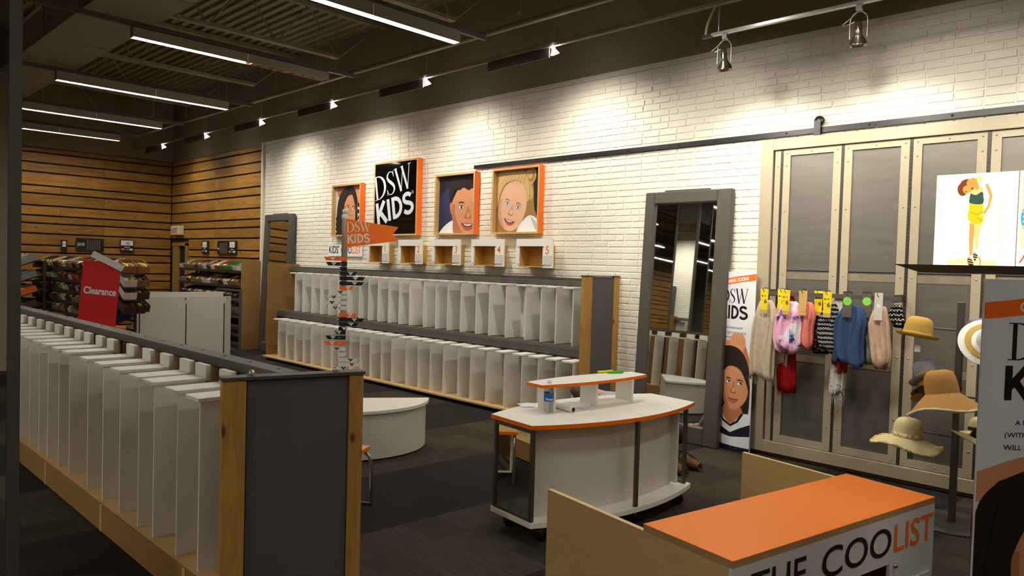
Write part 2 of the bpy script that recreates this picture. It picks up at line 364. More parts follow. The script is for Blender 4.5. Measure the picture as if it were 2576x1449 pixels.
# ------------------------------------------------------------------ pine slat cladding in the far corner
GAPS = [3.72, 3.609, 3.412, 3.223, 2.964, 2.806, 2.571, 2.371, 2.218, 2.018, 1.787, 1.639, 1.480, 1.239, 1.079, .889, .73, .53, .37, .15, 0.0]
GW = .028; PT = .03
DX0, DX1, DZ = -16.80, -16.02, 1.93                       # doorway beside the corner
plank_cache = {}
def plank(parent, L_, h, loc, rz):
    k = (round(L_, 2), round(h, 3))
    if k not in plank_cache: plank_cache[k] = MB().box(0, L_, -PT, 0, 0, h, bev=.004).mesh('plank', M_plank)
    link('plank', plank_cache[k], parent, loc, (0, 0, rz))
M_gap = mat('gap_black', rgb(30, 22, 16), .9)
backF = struct(box('wall_slats_front', M_gap, None, XL, BX0-.06, D-.006, D+.001, 0, 3.72))
backL = struct(box('wall_slats_left', M_gap, None, XL-.001, XL+.006, YB, D, 0, 3.72))
rp = random.Random(3)
for i in range(len(GAPS)-1):
    z1 = GAPS[i]-GW/2; z0 = GAPS[i+1]+GW/2; h = z1-z0
    for a, c in ((XL+.04, -14.7), (-14.695, BX0-.065)):
        if z0 < DZ+.05 and a < -15:
            plank(backF, c-(DX1+.06), h, (DX1+.06, D-.006, z0), 0)
            if z1 > DZ+.05 and z0 < DZ: pass
        else: plank(backF, c-a, h, (a, D-.006, z0), 0)
    yj = YB+rp.choice((.8, 1.6, 2.4)); ys = [YB+.01]
    while yj < D-1: ys.append(yj); yj += 2.4
    ys.append(D-.045)
    for a, c in zip(ys[:-1], ys[1:]): plank(backL, c-a-.004, h, (XL+.006, a, z0), math.pi/2)
# planks on the left wall face +X: rotate by +90 puts local -Y to +X
d1 = thing('door_1', 'narrow dark doorway in the slatted corner with pine jambs', 'doorway', ((DX0+DX1)/2, D, 0)); d1['kind'] = 'structure'
hw = (DX1-DX0)/2
box('opening_shade', mat('painted_dark', rgb(14, 11, 9), .9), d1, -hw+.1, hw-.06, -.012, -.007, 0, DZ-.06)  # near-black sheet: the unlit space beyond the doorway, painted as colour
MB().box(-hw, -hw+.32, -.05, -.006, 0, DZ).build('jamb', M_board, d1)
MB().box(hw-.07, hw+.05, -.06, -.006, 0, DZ).build('jamb', M_board, d1)
MB().box(-hw, hw+.05, -.06, -.006, DZ-.06, DZ+.02).build('lintel', M_board, d1)
# ------------------------------------------------------------------ ceiling: joists, duct, pipe
M_joist = mat('joist_paint', rgb(150, 141, 118), .6)
for k, X in enumerate((-16.3, -14.1, -11.55, -9.05, -6.6, -4.1, -1.6, .9)):
    t = thing('bar_joist', ['open-web steel roof joist nearest the slatted corner', 'second open-web roof joist from the slatted corner', 'third open-web roof joist from the slatted corner', 'fourth open-web roof joist, above the second tube light', 'fifth open-web roof joist, beside the nearest tube light', 'roof joist above the big leaning mirror', 'roof joist above the riveted gate', 'roof joist nearest the right wall'][k], 'joist', (X, 0, 4.45), 0, 'open-web roof joists')
    MB().box(-.045, -.006, YB+.3, 5.62, 0, .045).box(.006, .045, YB+.3, 5.62, 0, .045).build('bottom_chord', M_joist, t)
    MB().box(-.045, -.006, YB, D-.01, .60, .66).box(.006, .045, YB, D-.01, .60, .66).build('top_chord', M_joist, t)
    wb = MB(); y = 5.6; wb.tube([(0, 5.62, .02), (0, 6.3, .60)], .012, 6)
    while y > YB+1.2: wb.tube([(0, y, .02), (0, y-.45, .62), (0, y-.9, .02)], .011, 6); y -= .9
    wb.build('web', M_joist, t)
t = thing('air_duct', 'wide flat sheet-metal air duct under the roof at upper left', 'duct', (-6, 2.56, 4.06))
M_duct = mat('duct_paint', rgb(146, 139, 124), .65, noise=.03)
for i in range(9): box('duct_section', M_duct, t, -10.9+i*2.42, -10.9+(i+1)*2.42-.006, -.35, .33, 0, .34)
for i in range(1, 9): box('flange', M_duct, t, -10.9+i*2.42-.02, -10.9+i*2.42+.014, -.36, .34, -.008, .346)
t = thing('conduit_pipe', 'painted pipe hung from clevis rods along the dark wall', 'pipe', (-6, 5.5, 4.15))
MB().tube([(-10.8, 0, 0), (9, 0, 0)], .032, 10).build('pipe', M_joist, t)
for X in (-9.6, -8, -6.3, -4.6, -2.9, -1.2, .6, 2.2, 4): 
    MB().tube([(X, 0, .10), (X, 0, .95)], .006, 6).build('hanger_rod', M_joist, t)
    MB().tube([(X-.05*math.sin(a), 0, .03+.05-.06*math.cos(a)) for a in [i*math.pi/5 for i in range(10)]], .006, 5, closed=True).build('clevis', M_joist, t)
# ------------------------------------------------------------------ ceiling tube lights
M_tube = mat('tube_glow', (1, 1, 1, 1), .5, emit=TUBE_STRENGTH, emitcol=TUBE_COL+(1,))
M_alu = mat('light_housing', rgb(150, 144, 130), .45, .3)
M_pinkoff = mat('unlit_louvre', rgb(214, 160, 140), .5)
def make_light(dead=False):
    t = thing('tube_light', '', 'ceiling light')
    MB().box(-.05, -.043, 0, 2.23, 0, .11).box(.043, .05, 0, 2.23, 0, .11).box(-.05, .05, 0, 2.23, .10, .115).box(-.05, .05, -.006, 0, 0, .115).box(-.05, .05, 2.23, 2.236, 0, .115).build('housing', M_alu, t)
    box('lens', M_tube, t, -.042, .042, .004, 1.20 if dead else 2.226, .012, .016)
    if dead:
        lv = box('dead_lens', M_pinkoff, t, -.042, .042, 1.21, 2.226, .014, .018)
        for i in range(7): box('louvre', M_pinkoff, lv, -.042, .042, 1.26+i*.135, 1.268+i*.135, -.0, .012)
    box('joint_clip', M_white, t, .05, .053, 1.195, 1.205, .0, .10)
    box('strut', M_grey, t, -.022, .022, -1.7, 2.62, .116, .165)
    for y in (.45, 2.1): MB().tube([(0, y, .165), (0, y, DECK-3.85)], .004, 5).build('drop_rod', M_joist, t)
    return t
LX = [-15.6, -13.45, -10.85, -8.08, -5.65, -3.1, -.3, 2.1]; LY = [2.63, -3.6, -8.0, -12.4, -16.6]
names = ['fifth in the row from the camera, nearest the slatted wall', 'fourth in the row from the camera', 'third in the row from the camera', 'with one half dead and pinkish, second in the row', 'nearest the camera in the row, at the top of the picture', 'out over the white display cart', 'out over the orange-topped cabinet', 'at the far right by the wall']
rows = ['', ' in the second row behind the camera', ' in the third row behind the camera', ' in the fourth row back', ' in the rearmost row']
dead = make_light(True); live = make_light(False); used = False
for j, Y in enumerate(LY):
    for i, X in enumerate(LX):
        if i == 7 and j > 1: continue
        if j == 0 and i == 3: o = dead
        elif not used: o = live; used = True
        else: o = copy_tree(live)
        o.location = (X, Y, 3.85)
        o['label'] = ('hanging tube light ' + names[i]) if j == 0 else ('hanging tube light' + rows[j] + (', %s along it' % ['first', 'second', 'third', 'fourth', 'fifth', 'sixth', 'seventh', 'eighth'][i])); o['group'] = 'hanging tube lights'
# ------------------------------------------------------------------ slotted strut with small spots, track with two big spots
M_glow = mat('spot_glow', (1, 1, 1, 1), .4, emit=30, emitcol=(1, .96, .88, 1))
t = thing('slotted_strut', 'thin slotted channel running along the dark wall above the brick', 'channel', (-9, 5.6, 3.87))
ch = MB(); ch.box(-7.9, 11, -.018, -.014, 0, .04).box(-7.9, 11, .014, .018, 0, .04)
x = -7.9
while x < 11: ch.box(x, x+.05, -.018, .018, .034, .04); x += .085
ch.build('channel', mat('galvanised', rgb(190, 184, 168), .5, .2), t)
SPX = [-15.37, -13.34, -11.24, -9.12, -7.05, -5.01]
for i, X in enumerate(SPX):
    MB().box(X+9-2.05*.42-.1, X+9-.06, .0, .012, -.10, .03).build('dark_panel', M_panel, t)  # thin dark panel along the channel, left of each spot
    MB().tube([(X+9, 0, .04), (X+9, 0, 1.2)], .004, 5).build('drop_rod', M_joist, t)
def spot_lamp(loc, tgt, watts, size=130, blend=1.0):
    l = bpy.data.lights.new('spot', 'SPOT'); l.energy = watts; l.color = SPOT_COL; l.spot_size = math.radians(size); l.spot_blend = blend; l.shadow_soft_size = .035
    o = bpy.data.objects.new('spot_lamp', l); COL.objects.link(o); o.location = loc
    o.rotation_euler = (Vector(tgt)-Vector(loc)).to_track_quat('-Z', 'Y').to_euler(); return o
ordn = ['farthest, in the slatted corner', 'second from the slatted corner', 'third from the slatted corner', 'fourth from the slatted corner', 'fifth from the slatted corner', 'brightest small one, nearest the camera']
for i, X in enumerate(SPX):
    s = thing('track_spot', 'small lit spotlight on the slotted channel, '+ordn[i], 'spotlight', (X, 5.6, 3.84), 0, 'small spots on the channel')
    MB().lathe([(.018, .03), (.02, 0), (.045, -.05)], 12).xf(Matrix.Rotation(.5, 4, 'X')).build('glass_head', M_glow, s)
    box('clip', M_black, s, -.015, .015, -.012, .012, .015, .028)
    spot_lamp((X, 5.42, 3.76), (X, D, 1.7), SPOT_W if X > -12.5 else SPOT_W*.45)
t = thing('light_track', 'aluminium light track hung on a rod at upper right', 'track', (-3.23, 5.6, 3.62))
M_alub = mat('bright_aluminium', rgb(205, 205, 205), .25, .8)
box('rail', M_alub, t, 0, 4.5, -.02, .02, 0, .022); box('end_feed', M_black, t, -.09, 0, -.018, .018, -.005, .02)
MB().tube([(.06, 0, .02), (.06, 0, .248)], .006, 6).build('drop_rod', M_alub, t); MB().tube([(3, 0, .02), (3, 0, .248)], .006, 6).build('drop_rod', M_alub, t)
MB().tube(smooth([(-.06, 0, .02), (-.05, 0, .10), (-.03, .03, .2), (.0, .05, .3), (.03, .06, .5)]), .010, 8).build('feed_cable', mat('grey_cable', rgb(180, 176, 168), .5), t)
def big_spot(X, label):
    s = thing('gimbal_spot', label, 'spotlight', (X, 5.6, 3.62), 0, 'gimbal spots on the track')
    box('adapter', M_alub, s, -.022, .022, -.014, .014, -.045, 0, bev=.003)
    yk = []
    for i in range(13): a = math.pi*i/12; yk.append((-.062*math.cos(a), 0, -.125+.075*math.sin(a)))
    yk = [(-.062, 0, -.24)]+yk+[(.062, 0, -.24)]
    MB().tube(yk, .005, 6).build('yoke', M_steel, s)
    h = MB().lathe([(.001, .09), (.024, .09), (.026, .0), (.03, -.01), (.056, -.055), (.060, -.06), (.060, -.085), (.052, -.085), (.050, -.07), (.001, -.07)], 20)
    h.xf(Matrix.Translation((0, .0, -.215)) @ Matrix.Rotation(.42, 4, 'X') @ Matrix.Rotation(.12, 4, 'Y')); h.build('lamp_head', mat('nickel', rgb(150, 140, 124), .22, .9), s)
    MB().tube(smooth([(-.01, 0, -.05), (-.07, -.02, -.11), (-.11, -.03, -.14), (-.07, -.04, -.15), (-.02, -.03, -.13)]), .004, 5).build('lead', M_steel, s)
    spot_lamp((X+.01, 5.655, 3.30), (X+.05, D, 1.75), NEAR_SPOT_W, 128, 1)
big_spot(-3.11, 'brushed nickel gimbal spotlight at the left end of the track'); big_spot(-2.04, 'larger-looking gimbal spotlight farther right on the track')
big_spot(-.6, 'gimbal spotlight past the right edge of the picture'); big_spot(.9, 'last gimbal spotlight on the right end of the track')

# a second track farther out in the room, above the frame, whose spots wash the brick over the gate
t = thing('light_track', 'second aluminium light track, out of frame above the display cart', 'track', (-4.2, 3.4, 3.98))
box('rail', M_alub, t, 0, 5.2, -.02, .02, 0, .022)
for x in (.4, 2.6, 4.8): MB().tube([(x, 0, .022), (x, 0, .07)], .006, 6).build('drop_rod', M_alub, t)
for X, w_ in ((-3.5, 'left'), (-1.7, 'middle'), (.1, 'right')):
    s_ = thing('gimbal_spot', 'gimbal spotlight out of frame, %s on the second track' % w_, 'spotlight', (X, 3.4, 3.98), 0, 'gimbal spots on the second track')
    box('adapter', M_alub, s_, -.022, .022, -.014, .014, -.045, 0, bev=.003)
    MB().lathe([(.001, .09), (.024, .09), (.026, .0), (.03, -.01), (.056, -.055), (.060, -.085), (.052, -.085), (.050, -.07), (.001, -.07)], 20).xf(Matrix.Translation((0, 0, -.14)) @ Matrix.Rotation(.98, 4, 'X')).build('lamp_head', MATS['nickel'], s_)
    spot_lamp((X, 3.50, 3.78), (X, D, 2.15), WASH_W, 60, .9).data.shadow_soft_size = .22
# ================================================================== SHELVING
def divider(parent, x, y0, y1, z0, z1, capw=.15, tab=True, flip=1):
    """white shelf divider: upright sheet, flat cap on top reaching -X, hook tab at the rear"""
    d = MB().box(x-.012, x, min(y0, y1), max(y0, y1), z0, z1).build('divider', M_divider, parent)
    ya, yb = (y0-.012*flip, y1); MB().box(x-capw, x+.004, min(ya, yb), max(ya, yb), z1, z1+.02, bev=.002).build('cap', M_divider, d)
    if tab: MB().box(x-capw*.97, x-.002, min(y1, y1+.03*flip), max(y1, y1+.03*flip), z1+.0, z1+.088, bev=.002).build('hook_tab', M_divider, d)
    return d
# --- low two-sided gondola at left, parallel to the brick wall
GC = 1.80; GX0, GX1 = -9.6, -3.28
g = thing('shoe_gondola', 'long low empty shoe gondola with white dividers and a charcoal end panel', 'gondola', (0, 0, 0))
for s in (-1, 1):
    bx = GX0
    while bx < GX1-.1:
        e = min(bx+1.22, GX1); MB().box(bx, e-.004, GC+s*.39-.012, GC+s*.39+.012, .012, .167).build('kick_board', M_board, g); bx = e
    box('deck_shelf', M_ply, g, GX0, GX1, min(GC+s*.39, GC+s*.06), max(GC+s*.39, GC+s*.06), .150, .168)
    k = GX0+1.22
    while k < GX1: box('joint_strip', M_ply, g, k-.022, k+.012, GC+s*.402-.003, GC+s*.402+.003, .012, .168); k += 1.22
box('spine', M_board, g, GX0, GX1, GC-.012, GC+.012, .17, 1.055)
MB().box(GX0, GX1+.01, GC-.055, GC+.055, 1.05, 1.10, bev=.004).build('top_rail', M_grey, g)
sc_ = MB(); x = GX0+.1
while x < GX1: sc_.lathe([(.0001, 1.1035), (.007, 1.1035), (.008, 1.1)], 8, c=(x, GC+.01, 0)); x += .305
stuff(sc_.build('rail_screws', M_black, g))
x = GX0+.305
while x < GX1-.3:
    for s in (-1, 1): box('upright_slot', M_black, g, x-.016, x+.016, GC+s*.014-.004, GC+s*.014+.004, .17, 1.05)
    x += .61
NX = [-3.42, -3.68, -3.99, -4.21, -4.51, -4.81, -5.105, -5.50, -5.75, -6.03, -6.27, -6.55, -6.83, -7.1, -7.4, -7.7, -8.0, -8.3, -8.6, -8.9, -9.2]
for x in NX: divider(g, x, 1.43, 1.695, .168, .970)
for x in NX: divider(g, x+.02, 2.17, 1.905, .168, .970, flip=-1)
# end panel, turned a little
e0, e1 = Vector((-3.30, 1.475, 0)), Vector((-3.12, 2.115, 0)); ang = math.atan2(e1.y-e0.y, e1.x-e0.x); Lp = (e1-e0).length
Me = Matrix.Translation(e0) @ Matrix.Rotation(ang, 4, 'Z')
def endp(name, m, *d, bev=0):
    b = MB().box(*d, bev=bev); b.xf(Me); return b.build(name, m, g)
endp('end_post', M_pine, 0, .105, -.03, .045, .01, 1.085, bev=.004); endp('end_post', M_pine, Lp-.07, Lp, -.03, .045, .01, 1.085, bev=.004)
endp('end_panel', M_panel, .111, Lp-.076, -.015, .03, .01, 1.082); endp('end_cap', M_grey, -.006, Lp+.006, -.036, .05, 1.085, 1.1)
o = MB().lathe([(.0001, .026), (.012, .026), (.016, .014), (.016, 0)], 10).xf(Me @ Matrix.Translation((.13, .0, 1.1))); o.build('cap_bolt', M_steel, g)
o = MB().lathe([(.0001, .022), (.012, .022), (.016, .012), (.016, 0)], 10).xf(Me @ Matrix.Translation((.53, .0, 1.1))); o.build('cap_bolt', M_steel, g)
# --- tall two-tier run against the brick wall
W0, W1 = -11.35, -4.72
t = thing('wall_shelving', 'two-tier empty shoe shelving run standing against the white brick wall', 'shelving', (0, 0, 0))
MB().box(W0-.02, W0, 5.82, 6.385, 0, 1.567).build('end_panel', M_board, t)
bx = W0
while bx < W1-.05:
    e = min(bx+1.22, W1); MB().box(bx, e-.003, 5.74, 6.36, .045, .065).build('base_shelf', M_ply, t); MB().box(bx, e-.003, 5.95, 5.97, 0, .045).build('toe_board', M_black, t); bx = e
box('back_board', M_divider, t, W0, W1, 6.345, 6.358, .07, 1.44)
MB().box(W0, W1, 6.22, 6.35, 1.44, 1.50, bev=.004).box(W0, W1, 6.26, 6.35, 1.50, 1.53, bev=.004).build('top_rail', M_grey, t)
MB().box(W0, W1, 6.0, 6.34, .78, .80).box(W0, W1, 5.99, 6.05, .70, .79, bev=.004).box(W0, W1, 6.02, 6.08, .63, .70, bev=.004).build('middle_shelf', M_grey, t)
LOX = [-10.91, -10.65, -10.39, -10.13, -9.9, -9.6, -9.34, -9.12, -8.85, -8.6, -8.36, -8.1, -7.87, -7.56, -7.31, -7.07, -6.82, -6.55, -6.33, -6.06, -5.77, -5.5, -5.26, -5.01, -4.78]
UPX = [-10.87, -10.63, -10.35, -10.09, -9.85, -9.59, -9.33, -9.03, -8.8, -8.57, -8.32, -8.08, -7.85, -7.55, -7.3, -7.07, -6.82, -6.54, -6.31, -6.03, -5.72, -5.48, -5.26, -5.02]
for x in LOX: divider(t, x, 5.79, 6.10, .066, .665, tab=False)
for x in UPX: divider(t, x, 6.05, 6.30, .81, 1.415, tab=False)
MB().box(W1, W1+.045, 5.80, 5.93, 0, 1.56, bev=.004).build('end_post', M_pine, t)
MB().box(W1, W1+.045, 6.30, 6.385, 0, 1.56, bev=.004).build('end_post', M_pine, t)
box('end_panel', M_panel, t, W1+.005, W1+.035, 5.935, 6.295, 0, 1.555); box('end_cap', M_grey, t, W1-.005, W1+.05, 5.795, 6.388, 1.56, 1.57)
for y in (5.87, 6.33): MB().lathe([(.0001, .02), (.011, .02), (.013, 0)], 8, c=(W1+.02, y, 1.57)).build('cap_bolt', M_steel, t)
# ================================================================== MIRRORS
M_frame = mat('charcoal_frame', rgb(78, 72, 64), .5, noise=.05)
def leaning_mirror(label, x0, x1, yb, name='leaning_mirror'):
    W = x1-x0; H = 2.43; lean = math.atan2(6.385-.075-yb, H)
    m = thing(name, label, 'mirror', ((x0+x1)/2, yb, 0))
    R = Matrix.Rotation(-lean, 4, 'X'); fwid = .155
    def part(n, mt, *d, bev=0, par=m): b = MB().box(*d, bev=bev); b.xf(R); return b.build(n, mt, par)
    part('frame_stile', M_frame, -W/2, -W/2+fwid*.72, 0, .065, 0, H, bev=.01); part('frame_stile', M_frame, W/2-fwid, W/2, 0, .065, 0, H, bev=.01)
    part('frame_rail', M_frame, -W/2+fwid*.72, W/2-fwid, 0, .065, H-.12, H, bev=.01); part('frame_rail', M_frame, -W/2+fwid*.72, W/2-fwid, 0, .065, 0, .17, bev=.01)
    part('glass', M_mirror, -W/2+fwid*.7, W/2-fwid*.98, .036, .046, .165, H-.115)
    part('backing', M_black, -W/2+.03, W/2-.03, .048, .062, .02, H-.02)
    part('wall_cleat', M_frame, -.28, .22, .045, .067, H, H+.02)
    return m
leaning_mirror('big charcoal-framed mirror leaning on the brick wall behind the white cart', -4.33, -3.37, 6.185)
leaning_mirror('far charcoal-framed mirror leaning between the slats and the long shelving', -12.46, -11.46, 6.215)
# ================================================================== COLUMN AT THE LEFT EDGE, and its twin down the shop
def column(label, x1, y1, s=.5):
    c = thing('mirrored_column', label, 'column', (x1-s/2, y1-s/2, 0)); h = s/2
    box('core', M_panel, c, -h+.02, h-.012, -h+.02, h-.012, 0, DECK)
    for sx in (-1, 1):
        for sy in (-1, 1): MB().box(sx*h-(.045 if sx > 0 else 0), sx*h+(.045 if sx < 0 else 0), sy*h-(.045 if sy > 0 else 0), sy*h+(.045 if sy < 0 else 0), 0, DECK-.7).build('corner_trim', mat('column_steel', rgb(104, 102, 96), .4, .5, noise=.05), c)
    box('mirror_panel', M_mirror, c, h-.011, h-.004, -h+.046, h-.046, .1, 3.2); box('mirror_panel', M_mirror, c, -h+.046, h-.046, h-.011, h-.004, .1, 3.2)
    return c
column('mirror-clad steel column cut by the left edge of the picture', -3.52, .735)
column('mirror-clad steel column seen only in the big mirror', -7.3, .30)
# ================================================================== FRAMED PICTURES ON THE BRICK
def eye(p, x, y, s, iris, look=(0, 0), rot=0, brow=P_hair, lash=P_hair):
    p.ell(x, y, s*1.12, s*.62, lash, rot, 16); p.ell(x, y-.04*s, s, s*.5, P_white, rot, 16)
    p.ell(x+look[0]*s, y+look[1]*s, s*.46, s*.5, iris, 0, 14); p.ell(x+look[0]*s, y+look[1]*s, s*.22, s*.24, P_black, 0, 10); p.ell(x+look[0]*s+.12*s, y+look[1]*s+.16*s, s*.09, s*.09, P_white, 0, 8)
    p.shape(ribbon([(x+math.cos(rot)*q*s*1.4-math.sin(rot)*b*s, y+math.sin(rot)*q*s*1.4+b*s*math.cos(rot)) for q, b in ((-1, 1.05), (-.4, 1.4), (.3, 1.42), (1, 1.1))], [.1*s, .34*s, .34*s, .1*s]), brow)
def smile(p, x, y, w_, rot=0, open_=True):
    def T(q): c, n = math.cos(rot), math.sin(rot); return [(x+a*w_*c-b*w_*n, y+a*w_*n+b*w_*c) for a, b in q]
    p.blob(T([(-1, .18), (-.5, .12), (0, .16), (.5, .12), (1, .18), (.6, -.32), (0, -.52), (-.6, -.32)]), P_lip)
    if open_: p.blob(T([(-.86, .12), (0, .04), (.86, .12), (.5, -.16), (0, -.26), (-.5, -.16)]), P_mouth); p.blob(T([(-.62, .07), (0, .02), (.62, .07), (.36, -.08), (0, -.13), (-.36, -.08)]), P_white)
    else: p.shape(ribbon(T([(-.95, .12), (-.3, -.03), (.3, -.03), (.95, .12)]), w_*.07), P_mouth)
def face(p, x, y, s, rot, sk, skd, skl, iris, look=(0, 0), brow=P_hair, open_=True, ax=1.0, fh=1.3):
    """a child's face, s = half width"""
    def T(q): c, n = math.cos(rot), math.sin(rot); return [(x+a*ax*s*c-b*s*n, y+a*ax*s*n+b*s*c) for a, b in q]
    p.blob(T([(-.98, .5), (-1.0, -.1), (-.86, -.75), (-.5, -1.2), (0, -1.38), (.5, -1.2), (.86, -.75), (1.0, -.1), (.98, .5), (.6, fh*.85), (0, fh), (-.6, fh*.85)]), sk)
    p.blob(T([(-.98, .3), (-1.0, -.1), (-.86, -.75), (-.5, -1.2), (-.2, -1.33), (-.55, -.8), (-.78, -.2), (-.82, .3)]), skd)
    p.blob(T([(-.05, .2), (.05, .2), (.13, -.2), (.24, -.36), (.1, -.46), (-.1, -.46), (-.24, -.36), (-.13, -.2)]), skd); p.ell(*T([(.03, -.26)])[0], .1*s, .14*s, skl, rot)
    for q in (-.1, .1): p.ell(*T([(q, -.42)])[0], .05*s, .03*s, P_mouth, rot, 8)
    for q in (-.42, .42): eye(p, *T([(q, .16)])[0], 0.165*s*(1+ax)/2, iris, look, rot, brow, P_hair)
    smile(p, *T([(.02, -.78)])[0], .42*s*ax, rot, open_)
def frame(label, x0, x1, z0, z1, sheet=-.02, depth=.085, name='picture_frame'):
    f = thing(name, label, 'picture', ((x0+x1)/2, D-.018, z0), 0, 'orange-sided picture boxes'); hw = (x1-x0)/2; H = z1-z0; b = .022
    for sx in (-1, 1):
        MB().box(min(sx*hw, sx*(hw-b)), max(sx*hw, sx*(hw-b)), -depth, 0, 0, H).build('frame_side', M_ply, f)
        MB().box(min(sx*hw, sx*(hw+.003)), max(sx*hw, sx*(hw+.003)), -depth, 0, 0, H).build('orange_edge', M_orange, f)
    MB().box(-hw+b, hw-b, -depth, 0, 0, b).build('frame_rail', M_ply, f); MB().box(-hw+b, hw-b, -depth, 0, H-b, H).build('frame_rail', M_ply, f)
    MB().box(-hw-.003, hw+.003, -depth, 0, H, H+.003).build('orange_edge', M_orange, f)
    box('backing', M_black, f, -hw+b, hw-b, sheet+.002, sheet+.012, b, H-b)
    return f, hw-b, b, H-b
def sheetmap(y): return lambda u, v, h: (u, y-h, v)
S = 1.0136
def fx(x): return x*S
def fz(z): return EYE+(z-EYE)*S
# 1: girl with long dark hair
f, hw, lo, hi = frame('picture box of a long-haired girl half hidden by the flag pole', fx(-10.10), fx(-9.32), fz(2.022), fz(2.812))
p = Print(); p.rect(-hw, hw, lo, hi, P_white); c = (lo+hi)/2
p.blob([(-.36, .80), (-.2, .82), (.1, .80), (.36, .72), (.40, .55), (.34, .42), (.2, .5), (-.1, .62), (-.3, .62)], P_skin1d)
p.blob([(.1, .8), (.36, .74), (.38, .56), (.30, .5), (.18, .6)], P_skin1)
for i in range(5): p.poly([(.2+.03*i, .52-.1*i), (.40, .47-.1*i), (.40, .42-.1*i), (.18+.03*i, .46-.1*i)], P_black)
for i in range(4): p.poly([(-.36, .30-.08*i), (-.2, .34-.08*i), (-.2, .30-.08*i), (-.36, .25-.08*i)], P_black)
p.blob([(-.14, .74), (.05, .78), (.17, .70), (.24, .5), (.24, .3), (.26, .1), (.1, .0), (-.2, .0), (-.34, .1), (-.33, .4), (-.28, .6)], P_hair)
face(p, .05, .40, .185, -.12, P_skin1, P_skin1d, P_skin1l, P_iris2, (.5, .15), P_hair, True)
p.blob([(-.12, .74), (-.02, .72), (-.1, .56), (-.16, .36), (-.17, .15), (-.24, .05), (-.33, .12), (-.31, .45), (-.24, .66)], P_hair)
p.blob([(.0, .74), (.14, .71), (.22, .55), (.235, .3), (.25, .08), (.19, .2), (.19, .4), (.12, .6)], P_hair)
for i in range(4): p.shape(ribbon([(-.2-.03*i, .66-.04*i), (-.25-.02*i, .4), (-.26-.015*i, .12)], .006), P_hair2)
p.build('print', f, sheetmap(-.022), (-hw, hw, lo, hi))
# 2: black gloss sign with the shop's logo
f, hw, lo, hi = frame('tall glossy black logo box with white slanted lettering and orange edge', fx(-8.97), fx(-7.965), fz(2.022), fz(3.07), -.078)
M_gloss = mat('black_gloss', rgb(10, 9, 9), .06, coat=1)
p = Print(); p.rect(-hw, hw, lo, hi, M_gloss); p.build('gloss_panel', f, sheetmap(-.080), (-hw, hw, lo, hi))
P_letter = mat('letter_white', rgb(226, 230, 232), .4)
p = Print(); RT = .19
p.shape(move(SERIF, -.475, .505, .345, RT, 1.08), P_letter); p.shape(move(KIDS, -.405, .155, .315, RT, 1.08), P_letter)
p.ell(.405, .60, .024, .024, P_letter, 0, 16); p.ell(.405, .60, .019, .019, M_gloss, 0, 16); p.shape(move(text2d('R', .03), .396, .59), P_letter)
p.build('logo', f, sheetmap(-.082), (-hw, hw, lo, hi))
# 3: boy
f, hw, lo, hi = frame('picture box of a smiling short-haired boy on navy', fx(-7.587), fx(-6.815), fz(2.022), fz(2.808))
p = Print(); p.rect(-hw, hw, lo, hi, P_navy); p.blob([(-hw, .5), (-.1, .62), (-.05, .2), (-hw, .1)], P_navy2)
p.blob([(-.37, .02), (-.25, .12), (-.05, .2), (.3, .18), (.4, .02), (.3, -.1), (-.3, -.1)], P_white)
p.blob([(-.06, .3), (.32, .3), (.34, .0), (-.05, .0)], P_skin1d)
p.blob([(-.16, .52), (-.13, .68), (.0, .77), (.2, .79), (.4, .74), (.46, .5), (.2, .4)], P_hair)
p.ell(-.115, .36, .035, .085, P_skin1d, .1); p.ell(-.11, .365, .02, .055, P_skin1, .1)
face(p, .215, .315, .235, -.05, P_skin1, P_skin1d, P_skin1l, P_iris2, (.1, 0), P_hair, True, 1.38, 1.45)
p.blob([(-.14, .42), (-.16, .56), (-.10, .68), (.02, .755), (.2, .80), (.44, .78), (.46, .5), (.40, .555), (.28, .60), (.22, .575), (.12, .615), (.05, .585), (-.03, .59), (-.08, .53), (-.105, .45)], P_hair)
p.build('print', f, sheetmap(-.022), (-hw, hw, lo, hi))
# 4: blond girl
f, hw, lo, hi = frame('picture box of a blond girl with a hair bun, right of the boy', fx(-6.50), fx(-5.722), fz(2.024), fz(2.808))
p = Print(); p.rect(-hw, hw, lo, hi, mat('print_charcoal', rgb(24, 23, 28), .45))
p.blob([(-.40, .75), (-.2, .84), (.1, .80), (.24, .6), (.27, .3), (.37, .1), (.2, .02), (-.36, .0), (-.42, .3)], P_blondd)
p.blob([(-.40, .70), (-.2, .80), (.08, .76), (.2, .6), (.2, .4), (-.36, .35)], P_blond)
p.ell(.20, .69, .085, .105, P_blond, -.2); p.ell(.215, .68, .05, .07, P_blondd, -.2); p.ell(.20, .70, .03, .05, P_blond, -.2)
p.blob([(.02, .1), (.2, .22), (.38, .12), (.42, -.05), (0, -.05)], P_white)
for i in range(3): p.shape(ribbon([(.22+.03*i, .2-.02*i), (.3+.02*i, .05)], .006), P_black)
face(p, -.10, .315, .205, -.28, P_skin2, P_skin2d, P_skin2l, P_iris, (.12, 0), P_blondd, True, 1.12, 1.62)
p.blob([(-.37, .5), (-.32, .68), (-.14, .77), (.08, .74), (.19, .58), (.185, .40), (.14, .52), (.05, .615), (-.06, .645), (-.2, .615), (-.29, .52), (-.335, .38), (-.38, .3)], P_blond)
for i in range(7): p.shape(ribbon([(-.28+.06*i, .60+.02*math.sin(i)), (-.2+.055*i, .70), (-.08+.035*i, .77)], .005), P_blondd)
p.build('print', f, sheetmap(-.022), (-hw, hw, lo, hi))
